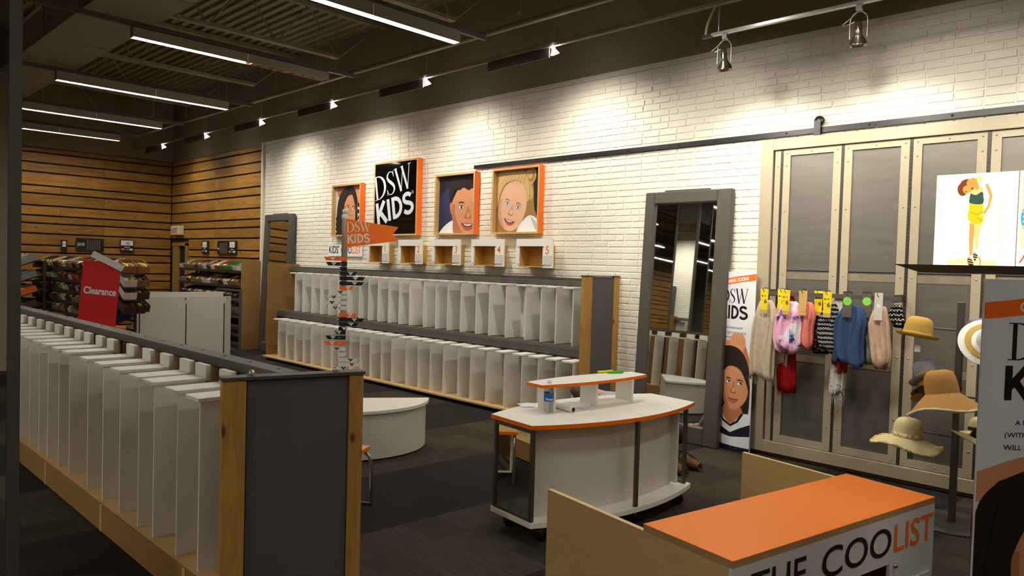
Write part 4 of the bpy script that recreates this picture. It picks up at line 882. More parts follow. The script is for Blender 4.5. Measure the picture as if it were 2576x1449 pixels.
# ================================================================== HAT RACK
HX, HY = -1.30, 5.60
t = thing('hat_rack', 'dark grey steel hat stand with side arms on a round base', 'hat stand', (HX, HY, 0))
M_rack = mat('rack_grey', rgb(86, 82, 76), .45, .3)
MB().lathe([(.0001, 0), (.27, 0), (.27, .012), (.03, .022), (.0001, .022)], 32).build('base', M_rack, t); box('post', M_rack, t, -.02, .02, -.02, .02, .02, 1.49, bev=.003)
ARMS = [(1.30, -.30, 0), (.86, .30, 0), (.60, .28, .05), (.58, -.30, .02), (1.28, .25, .02), (.93, -.24, .0)]
for z, dx, dy in ARMS: MB().tube([(0, 0, z), (dx*.9, dy, z+.005)], .007, 8).build('arm', M_rack, t)
def hat(label, loc, rx, ry, crown, brim, mc, mb=None, band=None, wave=0, trim=None, rings=None, rz=0, hatname='sun_hat', droop=.3):
    """crown = (radius, height, pinch); brim = width beyond crown; tilts in radians about X then Y"""
    t = thing(hatname, label, 'hat', loc, 0, 'hats on the stand'); R = Matrix.Rotation(rz, 4, 'Z') @ Matrix.Rotation(ry, 4, 'Y') @ Matrix.Rotation(rx, 4, 'X')
    r, h, pin = crown
    prof = [(r, 0), (r*.985, h*.3), (r*.95, h*.55), (r*.87, h*.77), (r*.70, h*.92), (r*.45, h*.985), (r*.2, h*(1-pin)), (.001, h*(1-pin*1.2))]
    MB().lathe(prof, 28).xf(R).build('crown', mc, t)
    n = 40; def_rings = [(r*.99, 0), (r+brim*.35, -.008), (r+brim*.7, -.016), (r+brim, -.02)]
    if brim < .06: def_rings = [(r*.99, 0), (r+brim*.5, -.006), (r+brim*.9, .002), (r+brim, .012)]
    def bf(p, rad, a):
        q = max(0, (rad-r)/brim) if brim else 0
        return (p[0], p[1], p[2]+wave*q*q*math.sin(3*a+.6)-(droop*brim*q if wave else 0))
    bb = MB().lathe(def_rings, n, fn=bf); bb.lathe([(a, z-.003) for a, z in def_rings], n, fn=bf)
    if rings:
        for i in range(len(bb.f)): pass
    bb.xf(R); b = bb.build('brim', mb or mc, t)
    if rings:
        for k, (q0, q1, mm) in enumerate(rings):
            MB().lathe([(r+brim*q0, .0035-.02*q0+.0), (r+brim*(q0+q1)/2, .0035-.02*(q0+q1)/2), (r+brim*q1, .0035-.02*q1)], n).xf(R).build('brim_ring', mm, b)
    if band: MB().lathe([(r+.003, .004), (r+.002, .026), (r-.0, .028)], 28).xf(R).build('band', band, t)
    if trim:
        tr = MB().tube([bf(((r+brim)*math.cos(a), (r+brim)*math.sin(a), -.02), r+brim, a) for a in [2*math.pi*i/36 for i in range(36)]], [.006+.004*(i % 2) for i in range(36)], 6, closed=True)
        tr.xf(R).build('edge_trim', trim, t)
    return t
def weave(name, c, s=190): return mat(name, rgb(*c), .8, noise=.15, nscale=s, bump=.3, bscale=s, spec=.15, stretch=(1, 1, 2.2))
W_gold = weave('gold_straw', (196, 160, 82)); W_greyb = weave('grey_felt', (122, 124, 134)); W_brown = weave('brown_straw', (192, 144, 84)); W_tan = weave('tan_straw', (152, 112, 58)); W_cream = weave('cream_straw', (226, 208, 158)); W_wh = weave('white_straw', (238, 234, 224)); W_blk = mat('black_straw', rgb(24, 22, 22), .8); W_trim = mat('white_braid', rgb(240, 232, 208), .7); W_gb = tie_mat('gold_band', rgb(196, 176, 120), [(rgb(250, 240, 200), 60, .5, .6)])
hat('golden straw trilby with the front brim turned down', (-1.55, 5.56, 1.245), -.12, .12, (.092, .135, .12), .045, W_gold, None, W_gold, hatname='trilby_hat')
hat('white and tan ringed sun hat facing out on the right arm', (-1.11, 5.52, 1.25), .85, .45, (.08, .09, .1), .10, W_wh, W_wh, None, rings=[(.28, .62, W_gold)])
hat('grey trilby half behind the post on the top arm', (-1.21, 5.75, 1.285), -.05, -.1, (.085, .10, .12), .05, W_greyb, None, None, hatname='trilby_hat')
hat('grey felt trilby tipped to the left above the straw hats', (-1.47, 5.60, .955), -.25, -.50, (.088, .135, .12), .045, W_greyb, None, W_blk, hatname='trilby_hat')
hat('dark tan trilby nested under the grey felt one', (-1.445, 5.57, .915), -.28, -.50, (.085, .12, .12), .06, W_tan, None, W_tan, hatname='trilby_hat')
hat('golden tan trilby at the bottom of the tipped stack', (-1.42, 5.55, .885), -.30, -.45, (.085, .12, .12), .075, W_gold, W_tan, None, hatname='trilby_hat')
hat('brown woven floppy hat with a white scalloped edge', (-1.325, 5.34, .90), -.10, -.22, (.10, .155, .06), .115, W_brown, W_brown, None, .015, W_trim, droop=.75)
hat('cream wide-brimmed floppy hat with a gilt band', (-1.565, 5.50, .555), -.05, .06, (.095, .13, .02), .125, W_cream, W_cream, W_gb, .02, W_gb)
hat('black-crowned wide hat low on the right arm', (-1.13, 5.60, .585), -.15, .35, (.09, .08, .05), .11, W_blk, W_cream, W_blk)
hat('pale straw hat behind the black-crowned one', (-1.17, 5.80, .615), -.1, -.05, (.10, .10, .05), .09, W_cream, W_cream, W_blk)
for nm_, dx, dy, dz, mm in (('sun_hat', .0, -.10, -.13, mat('tag_green', rgb(70, 130, 60), .5)), ('sun_hat.001', -.12, -.02, .03, P_black), ('sun_hat.002', .03, -.03, -.10, mat('tag_green', rgb(70, 130, 60), .5)), ('trilby_hat', .02, -.05, -.06, P_white), ('trilby_hat.003', .06, -.13, .05, W_gold)):
    MB().box(dx-.018, dx+.018, dy-.003, dy, dz-.045, dz).build('swing_tag', mm, bpy.data.objects[nm_])
# ================================================================== STANDEES
M_stw = mat('standee_white', rgb(226, 226, 228), .4)
def standee_print(side):
    p = Print(); W = .44; H = 1.65; h = W/2
    p.rect(-h, h, 0, H, M_stw)
    p.poly([(-h, 1.505), (h, 1.575), (h, 1.635), (-h, 1.565)], M_orprint)
    p.shape(move(text2d('COMING SOON!', .046, .0012), -.115, 1.535, 1, math.atan2(.07, .44), .80), P_white)
    p.shape(move(SERIF, -.15, 1.36, .135, 0, .95), P_black); p.shape(move(KIDS, -.155, 1.215, .125, 0, .98), P_black)
    for i, s in enumerate(("A NEW KIDS SHOP", "(WITH LOTS OF SHOES!)", "WILL BE HERE THIS JULY.")):
        g = text2d(s, .026, .0002, 1.05); w_ = max(v[0] for v in g[0]); p.shape(move(g, -w_/2, 1.125-.045*i), P_black)
    p.rect(-.055, .0, 1.073, 1.075, P_black)
    # girl with one arm over her head and a striped shirt
    p.blob([(-.22, .95), (-.12, 1.0), (.0, 1.02), (.05, .98), (.0, .90), (-.22, .84)], P_skin1)
    p.blob([(.10, 1.03), (.15, .98), (.20, .82), (.22, .70), (.19, .70), (.15, .80), (.09, .90)], P_skin1d)
    p.blob([(-.02, .98), (.0, 1.06), (.06, 1.09), (.13, 1.07), (.15, .99), (.12, .91), (.04, .89)], P_skin1)
    for k in range(4): p.shape(ribbon([(.02+.032*k, 1.06-.006*k), (.035+.03*k, .985)], .005), P_skin1d)
    p.blob([(-.16, .92), (-.05, .965), (.07, .955), (.15, .88), (.195, .74), (.205, .55), (.19, .34), (.1, .28), (-.16, .28), (-.22, .45), (-.22, .8)], P_hair)
    p.blob([(-.06, .42), (.12, .42), (.15, .28), (.03, .22), (-.12, .28)], P_skin1d)
    face(p, .045, .605, .16, -.05, P_skin1, P_skin1d, P_skin1l, P_iris2, (.45, .2), P_hair, False, .95, 1.35)
    p.blob([(-.16, .84), (-.02, .90), (.12, .85), (.19, .70), (.205, .52), (.18, .62), (.12, .745), (.04, .785), (-.05, .76), (-.11, .64), (-.13, .5), (-.2, .5)], P_hair)
    p.rect(-h, h, 0, .25, P_white); p.blob([(-h, .27), (-.14, .33), (-.09, .33), (.03, .25), (.14, .35), (.2, .36), (h, .33), (h, .1), (-h, .1)], P_white)
    p.shape(ribbon([(-.115, .335), (-.06, .27), (.03, .235), (.10, .28), (.15, .36)], .022), P_navy)
    p.poly([(-h, .245), (-.06, .20), (.03, .17), (.12, .22), (h, .27), (h, .16), (.03, .13), (-h, .15)], P_navy); p.poly([(-h, .05), (h, .05), (h, 0), (-h, 0)], P_navy)
    return p
def standee(label, loc, rz, lean, bulge):
    t = thing('lens_standee', label, 'standee', loc, rz, 'coming-soon standees'); h = .22; H = 1.65
    R = Matrix.Rotation(-lean, 4, 'X')
    def mp(s):
        def f(u, v, hh):
            q = bulge*(1-(u/h)**2)
            return R @ Vector((u*s, -s*(q+hh*.6+.003), v))
        return f
    body = MB(); n = 20; xs = [-h+2*h*i/n for i in range(n+1)]
    pts = [(x, -bulge*(1-(x/h)**2)-.0015) for x in xs]+[(x, bulge*(1-(x/h)**2)+.0015) for x in xs[::-1]]
    body.prism(pts, 0, H); body.xf(R); body.build('card_body', M_stw, t)
    for s in (1, -1):
        p = standee_print(s); p.clip(-h, h, 0, H); p.slice(-h, h, 24); p.build('print', t, mp(s))
    return t
standee('coming-soon standee with a smiling girl, tucked beside the big mirror', (-3.29, 6.310, 0), -.27, .006, .045)
standee('large coming-soon standee cut by the right edge of the picture', (-.648+.22*.37, 3.094+.22*.93, 0), math.atan2(.93, .37), 0, .085)
# ================================================================== CANOPY FIXTURE WITH LIGHT BOX
t = thing('canopy_fixture', 'black metal canopy table holding the glowing light box', 'fixture', (-.2, 4.55, 0))
cnp = MB(); X0, X1, Y0, Y1 = -1.10, 1.10, -.35, .45
cnp.add([(X0, Y0, 1.715), (X1, Y0, 1.715), (X1, Y1, 1.715), (X0, Y1, 1.715), (X0+.10, Y0+.10, 1.675), (X1-.1, Y0+.1, 1.675), (X1-.1, Y1-.1, 1.675), (X0+.1, Y1-.1, 1.675)], [[0, 1, 2, 3], [4, 7, 6, 5], [0, 4, 5, 1], [1, 5, 6, 2], [2, 6, 7, 3], [3, 7, 4, 0]])
cnp.build('canopy', M_black, t)
for x in (-.52, .8): box('post', M_black, t, x-.04, x+.04, -.04, .1, 0, 1.675)
box('shelf', M_black, t, -.5, .9, -.15, .25, .5, .53); box('base', M_black, t, -.6, .95, -.2, .3, 0, .05)
t = thing('light_box', 'glowing light box picture of a woman in a yellow skirt', 'light box', (-1.19, 4.50, 1.716))
box('body', M_white, t, 0, 1.14, .004, .11, 0, .49)
def glow(name, c): return mat(name, rgb(*c), .4, emit=LIGHTBOX, emitcol=rgb(*c))
G_bg = glow('glow_white', (255, 246, 226)); G_cream = glow('glow_cream', (252, 226, 178)); G_lil = glow('glow_lilac', (186, 180, 214)); G_gold = glow('glow_gold', (240, 190, 110)); G_skin = glow('glow_skin', (206, 134, 64)); G_skinl = glow('glow_skin_light', (232, 172, 104)); G_hair = glow('glow_hair', (110, 52, 22)); G_hairl = glow('glow_hair_light', (196, 130, 60)); G_teal = glow('glow_teal', (44, 70, 58)); G_yel = glow('glow_yellow', (222, 164, 20)); G_yeld = glow('glow_yellow_dark', (186, 120, 14)); G_dk = glow('glow_dark', (52, 26, 16)); G_sand = glow('glow_sand', (228, 196, 140)); G_wht = glow('glow_cloth', (255, 244, 228)); G_blue = glow('glow_blue', (60, 140, 150)); G_rust = glow('glow_rust', (180, 84, 44))
def woman_panel(x0, par, second=False):
    W, H = .378, .49; p = Print(); p.rect(0, W, 0, H, G_bg)
    if not second:
        p.rect(.0, .035, .13, .44, G_cream); p.rect(.028, .05, .10, .48, G_lil); p.rect(.03, .22, .465, .478, G_lil); p.poly([(0, 0), (.065, 0), (.065, .11), (0, .16)], G_wht)
        p.poly([(.065, .0), (.30, 0), (.30, .03), (.15, .045), (.065, .03)], G_sand); p.rect(.295, .34, .02, .42, G_cream); p.shape(ribbon([(.328, .02), (.322, .15), (.328, .28), (.324, .42)], .01), G_lil)
        for z in (.33, .27, .255): p.shape(ribbon([(.07, z+.005), (.29, z-.004)], .0012), G_sand)
        p.rect(.225, .285, .10, .145, G_cream)
        # legs
        p.poly([(.165, .23), (.195, .22), (.187, .14), (.185, .06), (.172, .05), (.165, .14)], G_skin); p.poly([(.185, .23), (.225, .24), (.212, .16), (.208, .09), (.196, .085), (.190, .16)], G_skinl)
        for (a, b, r_) in ((.178, .03, .35), (.203, .055, .35)):
            p.ell(a, b-.012, .012, .030, G_dk, r_)
            for k in range(4): p.shape(ribbon([(a-.014, b+.012*k-.012), (a+.012, b+.012*k-.018)], .003), G_sand)
        p.ell(.212, .022, .012, .026, G_sand, -.15); p.shape(ribbon([(.222, .0), (.224, .03), (.216, .05)], .003), G_dk)
        # skirt, top, jacket, arms, head
        p.blob([(.160, .33), (.222, .325), (.230, .28), (.226, .235), (.2, .222), (.175, .228), (.158, .25), (.153, .29)], G_yel); p.shape(ribbon([(.17, .285), (.2, .27), (.222, .285)], .004), G_yeld); p.shape(ribbon([(.2, .255), (.225, .235)], .004), G_yeld)
        p.blob([(.215, .44), (.238, .43), (.245, .35), (.235, .28), (.226, .30), (.226, .36)], G_wht); p.blob([(.13, .385), (.150, .39), (.16, .30), (.14, .24), (.105, .195), (.12, .26), (.138, .33)], G_wht)
        p.shape(ribbon([(.236, .43), (.258, .37), (.250, .315), (.225, .265)], [.014, .015, .012, .011]), G_skin); p.ell(.222, .268, .013, .008, G_skinl, .5)
        p.blob([(.165, .41), (.2, .42), (.222, .405), (.224, .36), (.22, .325), (.165, .33), (.162, .37)], G_skinl); p.blob([(.165, .385), (.19, .375), (.215, .39), (.224, .37), (.222, .327), (.165, .332), (.16, .36)], G_teal)
        p.ell(.148, .428, .036, .034, G_hair); p.ell(.125, .405, .022, .034, G_hair, .2); p.ell(.172, .44, .028, .026, G_hairl); p.ell(.190, .42, .012, .018, G_hairl, .3); p.ell(.148, .405, .020, .022, G_skin, .4); p.shape(ribbon([(.138, .398), (.15, .392)], .003), G_dk)
        p.poly([(.193, .44), (.215, .44), (.21, .475), (.19, .475)], G_gold)
    else:
        p.rect(.01, W, .1, .46, G_sand); p.ell(.08, .25, .07, .09, G_blue); p.ell(.08, .25, .055, .075, G_rust)
        for k in range(6): p.shape(ribbon([(.02, .18+.025*k), (.14, .2+.025*k)], .005), G_wht)
        p.poly([(.01, .02), (.05, .1), (.06, .1), (.02, .02)], G_rust); p.poly([(.06, .1), (.14, .02), (.15, .03), (.07, .1)], G_rust)
    p.build('picture_panel', par, lambda u, v, h: (x0+u, -h-.002, v), (0, W, 0, H))
woman_panel(.0, t); woman_panel(.381, t, True); woman_panel(.762, t, True)
for x in (.379, .760): box('seam', mat('seam_grey', rgb(150, 150, 140), .5), t, x-.001, x+.001, -.018, .004, 0, .49)
# ================================================================== ORANGE-TOPPED LIST CABINET
t = thing('list_cabinet', 'orange-topped plywood cabinet lettered THE COOLIST in the foreground', 'cabinet', (-1.38, 2.70, 0), -.184)
MB().prism([(-.494, 0), (0, 0), (0, 1.638), (-.494, 1.638)], .468, .497, mi=0, mi_side=0).build('top_board', M_plyedge, t)
MB().box(-.494, .0, 0, 1.638, .497, .500).build('orange_sheet', mat('orange_top', rgb(255, 136, 34), .42), t)
for y in (0, 1.612): MB().box(-1.20, -.018, y, y+.026, .0, .467).build('side_board', M_ply, t)
for y in (0, 1.612): MB().box(-1.20, -.494, y, y+.026, .4671, .4685).build('edge_strip', mat('ply_pale', rgb(222, 192, 140), .5), t)
fr = MB(); fr.box(-.018, 0, 0, 1.638, .235, .4675); fr.box(-.018, 0, 0, .12, 0, .235); fr.box(-.018, 0, 1.21, 1.638, 0, .235); fr.box(-.018, 0, .12, 1.21, 0, .05)
fr.build('front_board', mat('cabinet_white', rgb(214, 212, 208), .42), t)
box('cubby_back', M_boxwood, t, -.50, -.49, .03, 1.6, 0, .46); box('cubby_floor', M_boxwood, t, -.49, -.02, .03, 1.6, .02, .05)
MB().sphere((.006, 1.248, .218), .012, 12).build('knob', M_chrome, t); box('card_holder', mat('clear_acrylic', rgb(214, 214, 206), .15), t, .001, .008, 1.36, 1.60, .02, .12)
p = Print()
def fmap(u, v, h): return (.0015+h, u, v)
xo = .115
for s, m_, gap in (('THE', P_black, 0), ('COO', P_black, .10), ('LIST', M_orprint, .008)):
    tx = text2d(s, .197, .0015); wd = max(v[0] for v in tx[0]); k = {'THE': .385/wd, 'COO': .60/wd, 'LIST': .40/wd}[s]; xo += gap
    p.shape(move(tx, xo, .287, 1, 0, k), m_); xo += {'THE': .395, 'COO': .605, 'LIST': .4}[s]
p.build('lettering', t, fmap)
# ================================================================== BACK CORNER: SHOE UNITS
M_shelf = mat('shelf_dark', rgb(58, 52, 46), .5, .3)
CART = {'white': (214, 210, 200), 'kraft brown': (150, 106, 62), 'black': (34, 32, 34), 'grey': (120, 116, 112), 'green': (70, 140, 40), 'red': (176, 44, 34), 'navy': (36, 40, 92), 'orange': (206, 96, 40), 'cream': (206, 186, 146), 'dark brown': (78, 50, 34)}
SHOE = [mat('shoe_'+n, rgb(*c), .45) for n, c in (('black', (24, 22, 22)), ('brown', (86, 54, 34)), ('white', (214, 212, 206)), ('tan', (160, 120, 80)), ('maroon', (92, 28, 26)), ('yellow', (206, 196, 40)))]
def shoebox_mesh(m):
    w_, l_, h = .165, .29, .10; b = MB(); t_ = .005
    b.box(-w_/2, w_/2, 0, l_, 0, t_); b.box(-w_/2, -w_/2+t_, 0, l_, t_, h); b.box(w_/2-t_, w_/2, 0, l_, t_, h); b.box(-w_/2+t_, w_/2-t_, 0, t_, t_, h); b.box(-w_/2+t_, w_/2-t_, l_-t_, l_, t_, h)
    return b.mesh('shoe_box', m)
def shoe_mesh(m):
    b = MB(); ring = []
    for j, (y, w_, z0, z1) in enumerate(((.01, .012, .04, .07), (.05, .028, .012, .11), (.10, .034, .010, .10), (.16, .038, .010, .075), (.22, .040, .010, .06), (.262, .028, .012, .048), (.28, .008, .016, .034))):
        for k in range(8): a = 2*math.pi*k/8; ring.append((w_*math.cos(a), y, (z0+z1)/2+(z1-z0)/2*math.sin(a)))
    b.add(ring, [[j*8+k, j*8+(k+1) % 8, (j+1)*8+(k+1) % 8, (j+1)*8+k] for j in range(6) for k in range(8)], 0, True); return b.mesh('shoe', m)
BOXM = {n: shoebox_mesh(mat('carton_'+n.replace(' ', '_'), rgb(*c), .55, rand=.12, noise=.04)) for n, c in CART.items()}
SHOEM = [shoe_mesh(m) for m in SHOE]
def shoe_row(x0, x1, step, origin, rz, tierword, where, group, tilt, palette, rr):
    x = x0; num = 0
    while x < x1:
        c = rr.choice(palette); o = link('shoe_box', BOXM[c]); Mx = Matrix.Translation(origin) @ Matrix.Rotation(rz, 4, 'Z') @ Matrix.Translation((x+rr.uniform(-.01, .01), 0, 0)) @ Matrix.Rotation(tilt+rr.uniform(-.03, .03), 4, 'X') @ Matrix.Rotation(rr.uniform(-.08, .08), 4, 'Z')
        o.matrix_world = Mx; num += 1; tag(o, '%s shoe box, %s from left, %s tier of %s' % (c, ORD[num-1], tierword, where), 'shoe box', group)
        for s in (-1, 1):
            h = link('shoe', rr.choice(SHOEM), o, (s*.038, .004, .006)); h.rotation_euler = (0, 0, 0)
        x += step
ORD = 'first second third fourth fifth sixth seventh eighth ninth tenth eleventh twelfth thirteenth fourteenth fifteenth sixteenth seventeenth eighteenth nineteenth twentieth twenty-first twenty-second twenty-third twenty-fourth twenty-fifth twenty-sixth'.split()
TIER = ['top', 'second', 'third', 'fourth', 'lowest']
PAL1 = ['black', 'kraft brown', 'white', 'grey', 'navy', 'cream', 'green', 'red', 'dark brown', 'black', 'dark brown', 'orange']
rr = random.Random(21)
# clearance gondola, seen over the low gondola at left
t = thing('clearance_gondola', 'dark tiered shoe gondola behind the red clearance sign', 'gondola', (0, 0, 0))
for x in (-15.85, -14.3, -12.8, -11.36): box('upright', M_shelf, t, x-.02, x+.02, 3.77, 3.80, 0, 1.48)
Z1 = [1.40, 1.205, 1.03, .85, .665]
for i, z in enumerate(Z1):
    MB().prism([(3.50, z-.015), (3.79, z+.11), (3.79, z+.095), (3.50, z-.03)], -15.85, -11.34, 'X').build('sloped_shelf', M_shelf, t)
    MB().box(-15.85, -11.34, 3.488, 3.50, z-.03, z+.02).build('shelf_lip', M_shelf, t)
    shoe_row(-15.74, -11.45, .19, (0, 3.505, z-.008), 0, TIER[i], 'the clearance gondola', 'boxes on the clearance gondola', .36, PAL1, rr)
box('base', M_shelf, t, -15.85, -11.34, 3.55, 3.79, 0, .12)
for i, z in enumerate(Z1[:4]):
    MB().prism([(-10.98, z-.015), (-11.33, z+.12), (-11.33, z+.105), (-10.98, z-.03)], 3.50, 3.79, 'Y').build('end_shelf', M_shelf, t)
    shoe_row(.09, .30, .18, (-10.985, 3.5, z-.008), math.pi/2, TIER[i], 'the clearance gondola end', 'boxes on the gondola end', .36, ['white', 'kraft brown', 'dark brown', 'cream', 'grey'], rr)
# corner unit by the doorway
t = thing('corner_shoe_unit', 'tiered shoe unit by the doorway with a brown particle-board end', 'shelving', (0, 0, 0))
MB().box(-12.70, -12.67, 6.0, 6.36, 0, 1.60).build('end_panel', M_board, t)
for x in (-15.4, -14.0): box('upright', M_shelf, t, x-.02, x+.02, 6.3, 6.34, 0, 1.5)
Z2 = [1.40, 1.13, .88, .63, .38]
for i, z in enumerate(Z2):
    MB().prism([(5.98, z-.015), (6.34, z+.12), (6.34, z+.105), (5.98, z-.03)], -15.42, -12.71, 'X').build('sloped_shelf', M_shelf, t)
    MB().box(-15.42, -12.71, 5.966, 5.98, z-.03, z+.02).build('shelf_lip', M_shelf, t)
    if i < 4: shoe_row(-15.3, -12.76, .185, (0, 5.985, z-.008), 0, TIER[i], 'the unit by the doorway', 'boxes by the doorway', .36, ['white', 'red', 'cream', 'kraft brown', 'white', 'green', 'grey', 'dark brown'] if i == 0 else ['white', 'grey', 'black', 'dark brown', 'kraft brown'], rr)
box('base', M_shelf, t, -15.42, -12.71, 6.05, 6.35, 0, .1)
# another gondola peeking out beside the left column
t = thing('far_gondola', 'dark shoe gondola glimpsed beside the left column', 'gondola', (0, 0, 0))
for i, z in enumerate((1.42, 1.15, .9, .65)):
    MB().prism([(3.0, z-.015), (3.36, z+.12), (3.36, z+.105), (3.0, z-.03)], -16.6, -14.55, 'X').build('sloped_shelf', M_shelf, t)
    shoe_row(-15.8, -14.6, .2, (0, 3.005, z-.008), 0, TIER[i], 'the gondola beside the column', 'boxes beside the left column', .36, ['white', 'dark brown', 'orange', 'grey'], rr)
for x in (-16.5, -14.57): box('upright', M_shelf, t, x-.02, x+.02, 3.36, 3.4, 0, 1.5)
# ------------------------------------------------------------------ clearance sign on a low table
t = thing('sign_table', 'low orange-topped table under the clearance sign', 'table', (-10.55, 3.04, 0), 1.287)
box('table_top', mat('table_orange', rgb(196, 84, 36), .5), t, -.30, .34, -.20, .26, .66, .69)
for x in (-.26, .3):
    for y in (-.16, .22): box('leg', M_shelf, t, x-.02, x+.02, y-.02, y+.02, 0, .66)
M_red = mat('sign_red', rgb(204, 30, 28), .5)
t = thing('clearance_sign', 'tilted red cardboard clearance sign with white lettering', 'sign', (-10.55, 3.04, .692), 1.287)
Rr = Matrix.Rotation(.075, 4, 'Y')
MB().box(-.215, .215, -.11, .11, .03, .86).xf(Rr).build('red_box', M_red, t)
p = Print(); tx = text2d('Clearance', .125, .0035); wd = max(v[0] for v in tx[0]); p.shape(move(tx, -.185, .44, 1, -.03, .37/wd), P_white)
p.build('lettering', t, lambda u, v, h: Rr @ Vector((u, -.1105-h, v)))
Rl = Rr @ Matrix.Translation((.06, 0, .90)) @ Matrix.Rotation(.42, 4, 'Y')
MB().box(-.19, .21, -.12, .12, .0, .012).box(-.19, .21, -.125, -.115, -.07, .0).box(-.19, -.18, -.115, .12, -.07, 0).box(-.18, .21, .115, .125, -.07, 0).xf(Rl).build('white_lid', mat('lid_white', rgb(214, 212, 206), .5), t)
# ------------------------------------------------------------------ white slotted panel rack with ladder ends
t = thing('panel_rack', 'white slotted panel rack with dark ladder-frame ends', 'rack', (-11.75, 4.63, 0))
M_wp = mat('panel_offwhite', rgb(206, 202, 190), .55, noise=.02); hy = .75
MB().box(-.01, .01, -hy, hy, .05, 1.015).build('front_panel', M_wp, t); MB().box(-.30, -.28, -hy+.18, hy+.0, .05, 1.075).build('rear_panel', M_wp, t)
for y in (-.66, .03, .64): box('slot', P_black, t, .010, .0115, y-.008, y+.008, .06, .90)
for (y, z) in ((.02, .985), (.69, .985)): MB().sphere((.012, y, z), .012, 8).build('bolt', P_black, t)
MB().prism([(hy-.10, .05), (hy, .05), (hy+.0, 1.01), (hy-.08, .98)], .012, .016, 'X').build('loose_flap', mat('flap_white', rgb(196, 192, 178), .6), t)
for y in (-.80, .80):
    for x in (-.6, .25): box('ladder_post', M_frame, t, x-.018, x+.018, y-.018, y+.018, 0, 1.13)
    for k in range(8): box('ladder_rung', M_frame, t, -.58, .232, y-.012, y+.012, .08+k*.145, .115+k*.145)
# ------------------------------------------------------------------ wall signs in the corner
M_sf = mat('sign_frame_dark', rgb(52, 44, 36), .5)
def wall_sign(label, base, axis, w_, h_, cells):
    t = thing('aisle_sign', label, 'sign', base, math.pi/2 if axis == 'x' else 0, 'dark framed aisle signs')
    MB().box(-w_/2, w_/2, -.03, 0, 0, h_).build('frame', M_sf, t)
    p = Print(); p.rect(-w_/2+.015, w_/2-.015, .015, h_-.015, P_black)
    for (kind, x0, x1, y0, y1, s) in cells:
        if kind == 'w': p.rect(x0, x1, y0, y1, P_white)
        if kind == 't' or kind == 'tw':
            g = text2d(s, y1-y0, .001); wd = max(v[0] for v in g[0]); p.shape(move(g, (x0+x1)/2-min(wd, x1-x0)/2, y0, 1, 0, min(1, (x1-x0)/wd)), P_black if kind == 't' else P_white)
        if kind == 'd':
            for k, cc in enumerate((M_orprint, mat('dot_blue', rgb(40, 90, 150), .5), mat('dot_teal', rgb(40, 140, 140), .5), P_white)): xx = x0+(x1-x0)*(k+.5)/4; p.rect(xx-.028*(x1-x0)/.2, xx+.028*(x1-x0)/.2, y0, y1, cc)
        if kind == 'g':
            n = int((x1-x0)/.045)
            p.shape(merge(*[rect(x0+i*.045, x0+i*.045+.03, y0+(y1-y0)*j/9, y0+(y1-y0)*(j+.5)/9) for i in range(n) for j in range(9)]), mat('chart_grey', rgb(120, 116, 108), .5))
    p.build('sign_face', t, sheetmap(-.0305)); return t
xl = XL+.045
wall_sign('size ten aisle sign with coloured tabs on the slatted wall', (xl, 5.44, 1.70), 'x', .27, .26, [('w', -.12, .12, .14, .245, ''), ('t', -.06, .06, .16, .10+.14, '10'), ('tw', -.09, .09, .095, .125, 'Clearance'), ('d', -.11, .11, .04, .075, '')])
wall_sign('wide dark price chart sign on the left slatted wall', (xl, 4.73, 1.70), 'x', .52, .26, [('tw', -.235, -.10, .10, .19, 'SAVE'), ('g', -.06, .24, .03, .23, '')])
wall_sign('narrow aisle sign left of the wide price chart', (xl, 4.26, 1.65), 'x', .11, .26, [('w', -.03, .03, .12, .23, ''), ('t', -.025, .025, .15, .21, '9½')])
wall_sign('narrow sign marked ten-and-a-half to eleven by the doorway', (-15.07, D-.04, 1.71), 'y', .30, .26, [('w', -.10, .10, .13, .24, ''), ('t', -.09, .09, .15, .225, '10-11'), ('tw', -.07, .07, .095, .12, 'Clearance'), ('d', -.11, .11, .04, .07, '')])
wall_sign('wide chart sign marked eleven above the corner shoe unit', (-14.06, D-.04, 1.70), 'y', .82, .27, [('g', -.30, .08, .03, .24, ''), ('tw', -.39, -.31, .10, .15, 'SAVE'), ('w', .14, .36, .14, .25, ''), ('t', .20, .30, .155, .24, '11'), ('tw', .14, .36, .095, .125, 'Clearance'), ('d', .12, .38, .04, .075, '')])
t = thing('exit_sign', 'pale emergency exit sign box above the doorway', 'exit sign', (-16.42, D-.04, 2.10))
MB().box(-.22, .22, -.12, 0, 0, .20, bev=.01).build('housing', mat('exit_beige', rgb(214, 200, 164), .5), t)
p = Print(); tx = text2d('EXIT', .15, .003); wd = max(v[0] for v in tx[0]); p.shape(move(tx, -.15, .045, 1, 0, .3/wd), mat('exit_red', rgb(150, 40, 30), .5)); p.build('lettering', t, sheetmap(-.1205))
t = thing('wall_sensor', 'small white sensor box on the slats left of the exit sign', 'sensor', (-16.76, D-.04, 2.12)); MB().box(-.05, .05, -.05, 0, 0, .09, bev=.006).build('case', M_white, t); MB().sphere((0, -.05, .05), .012, 8).build('lens', P_black, t)
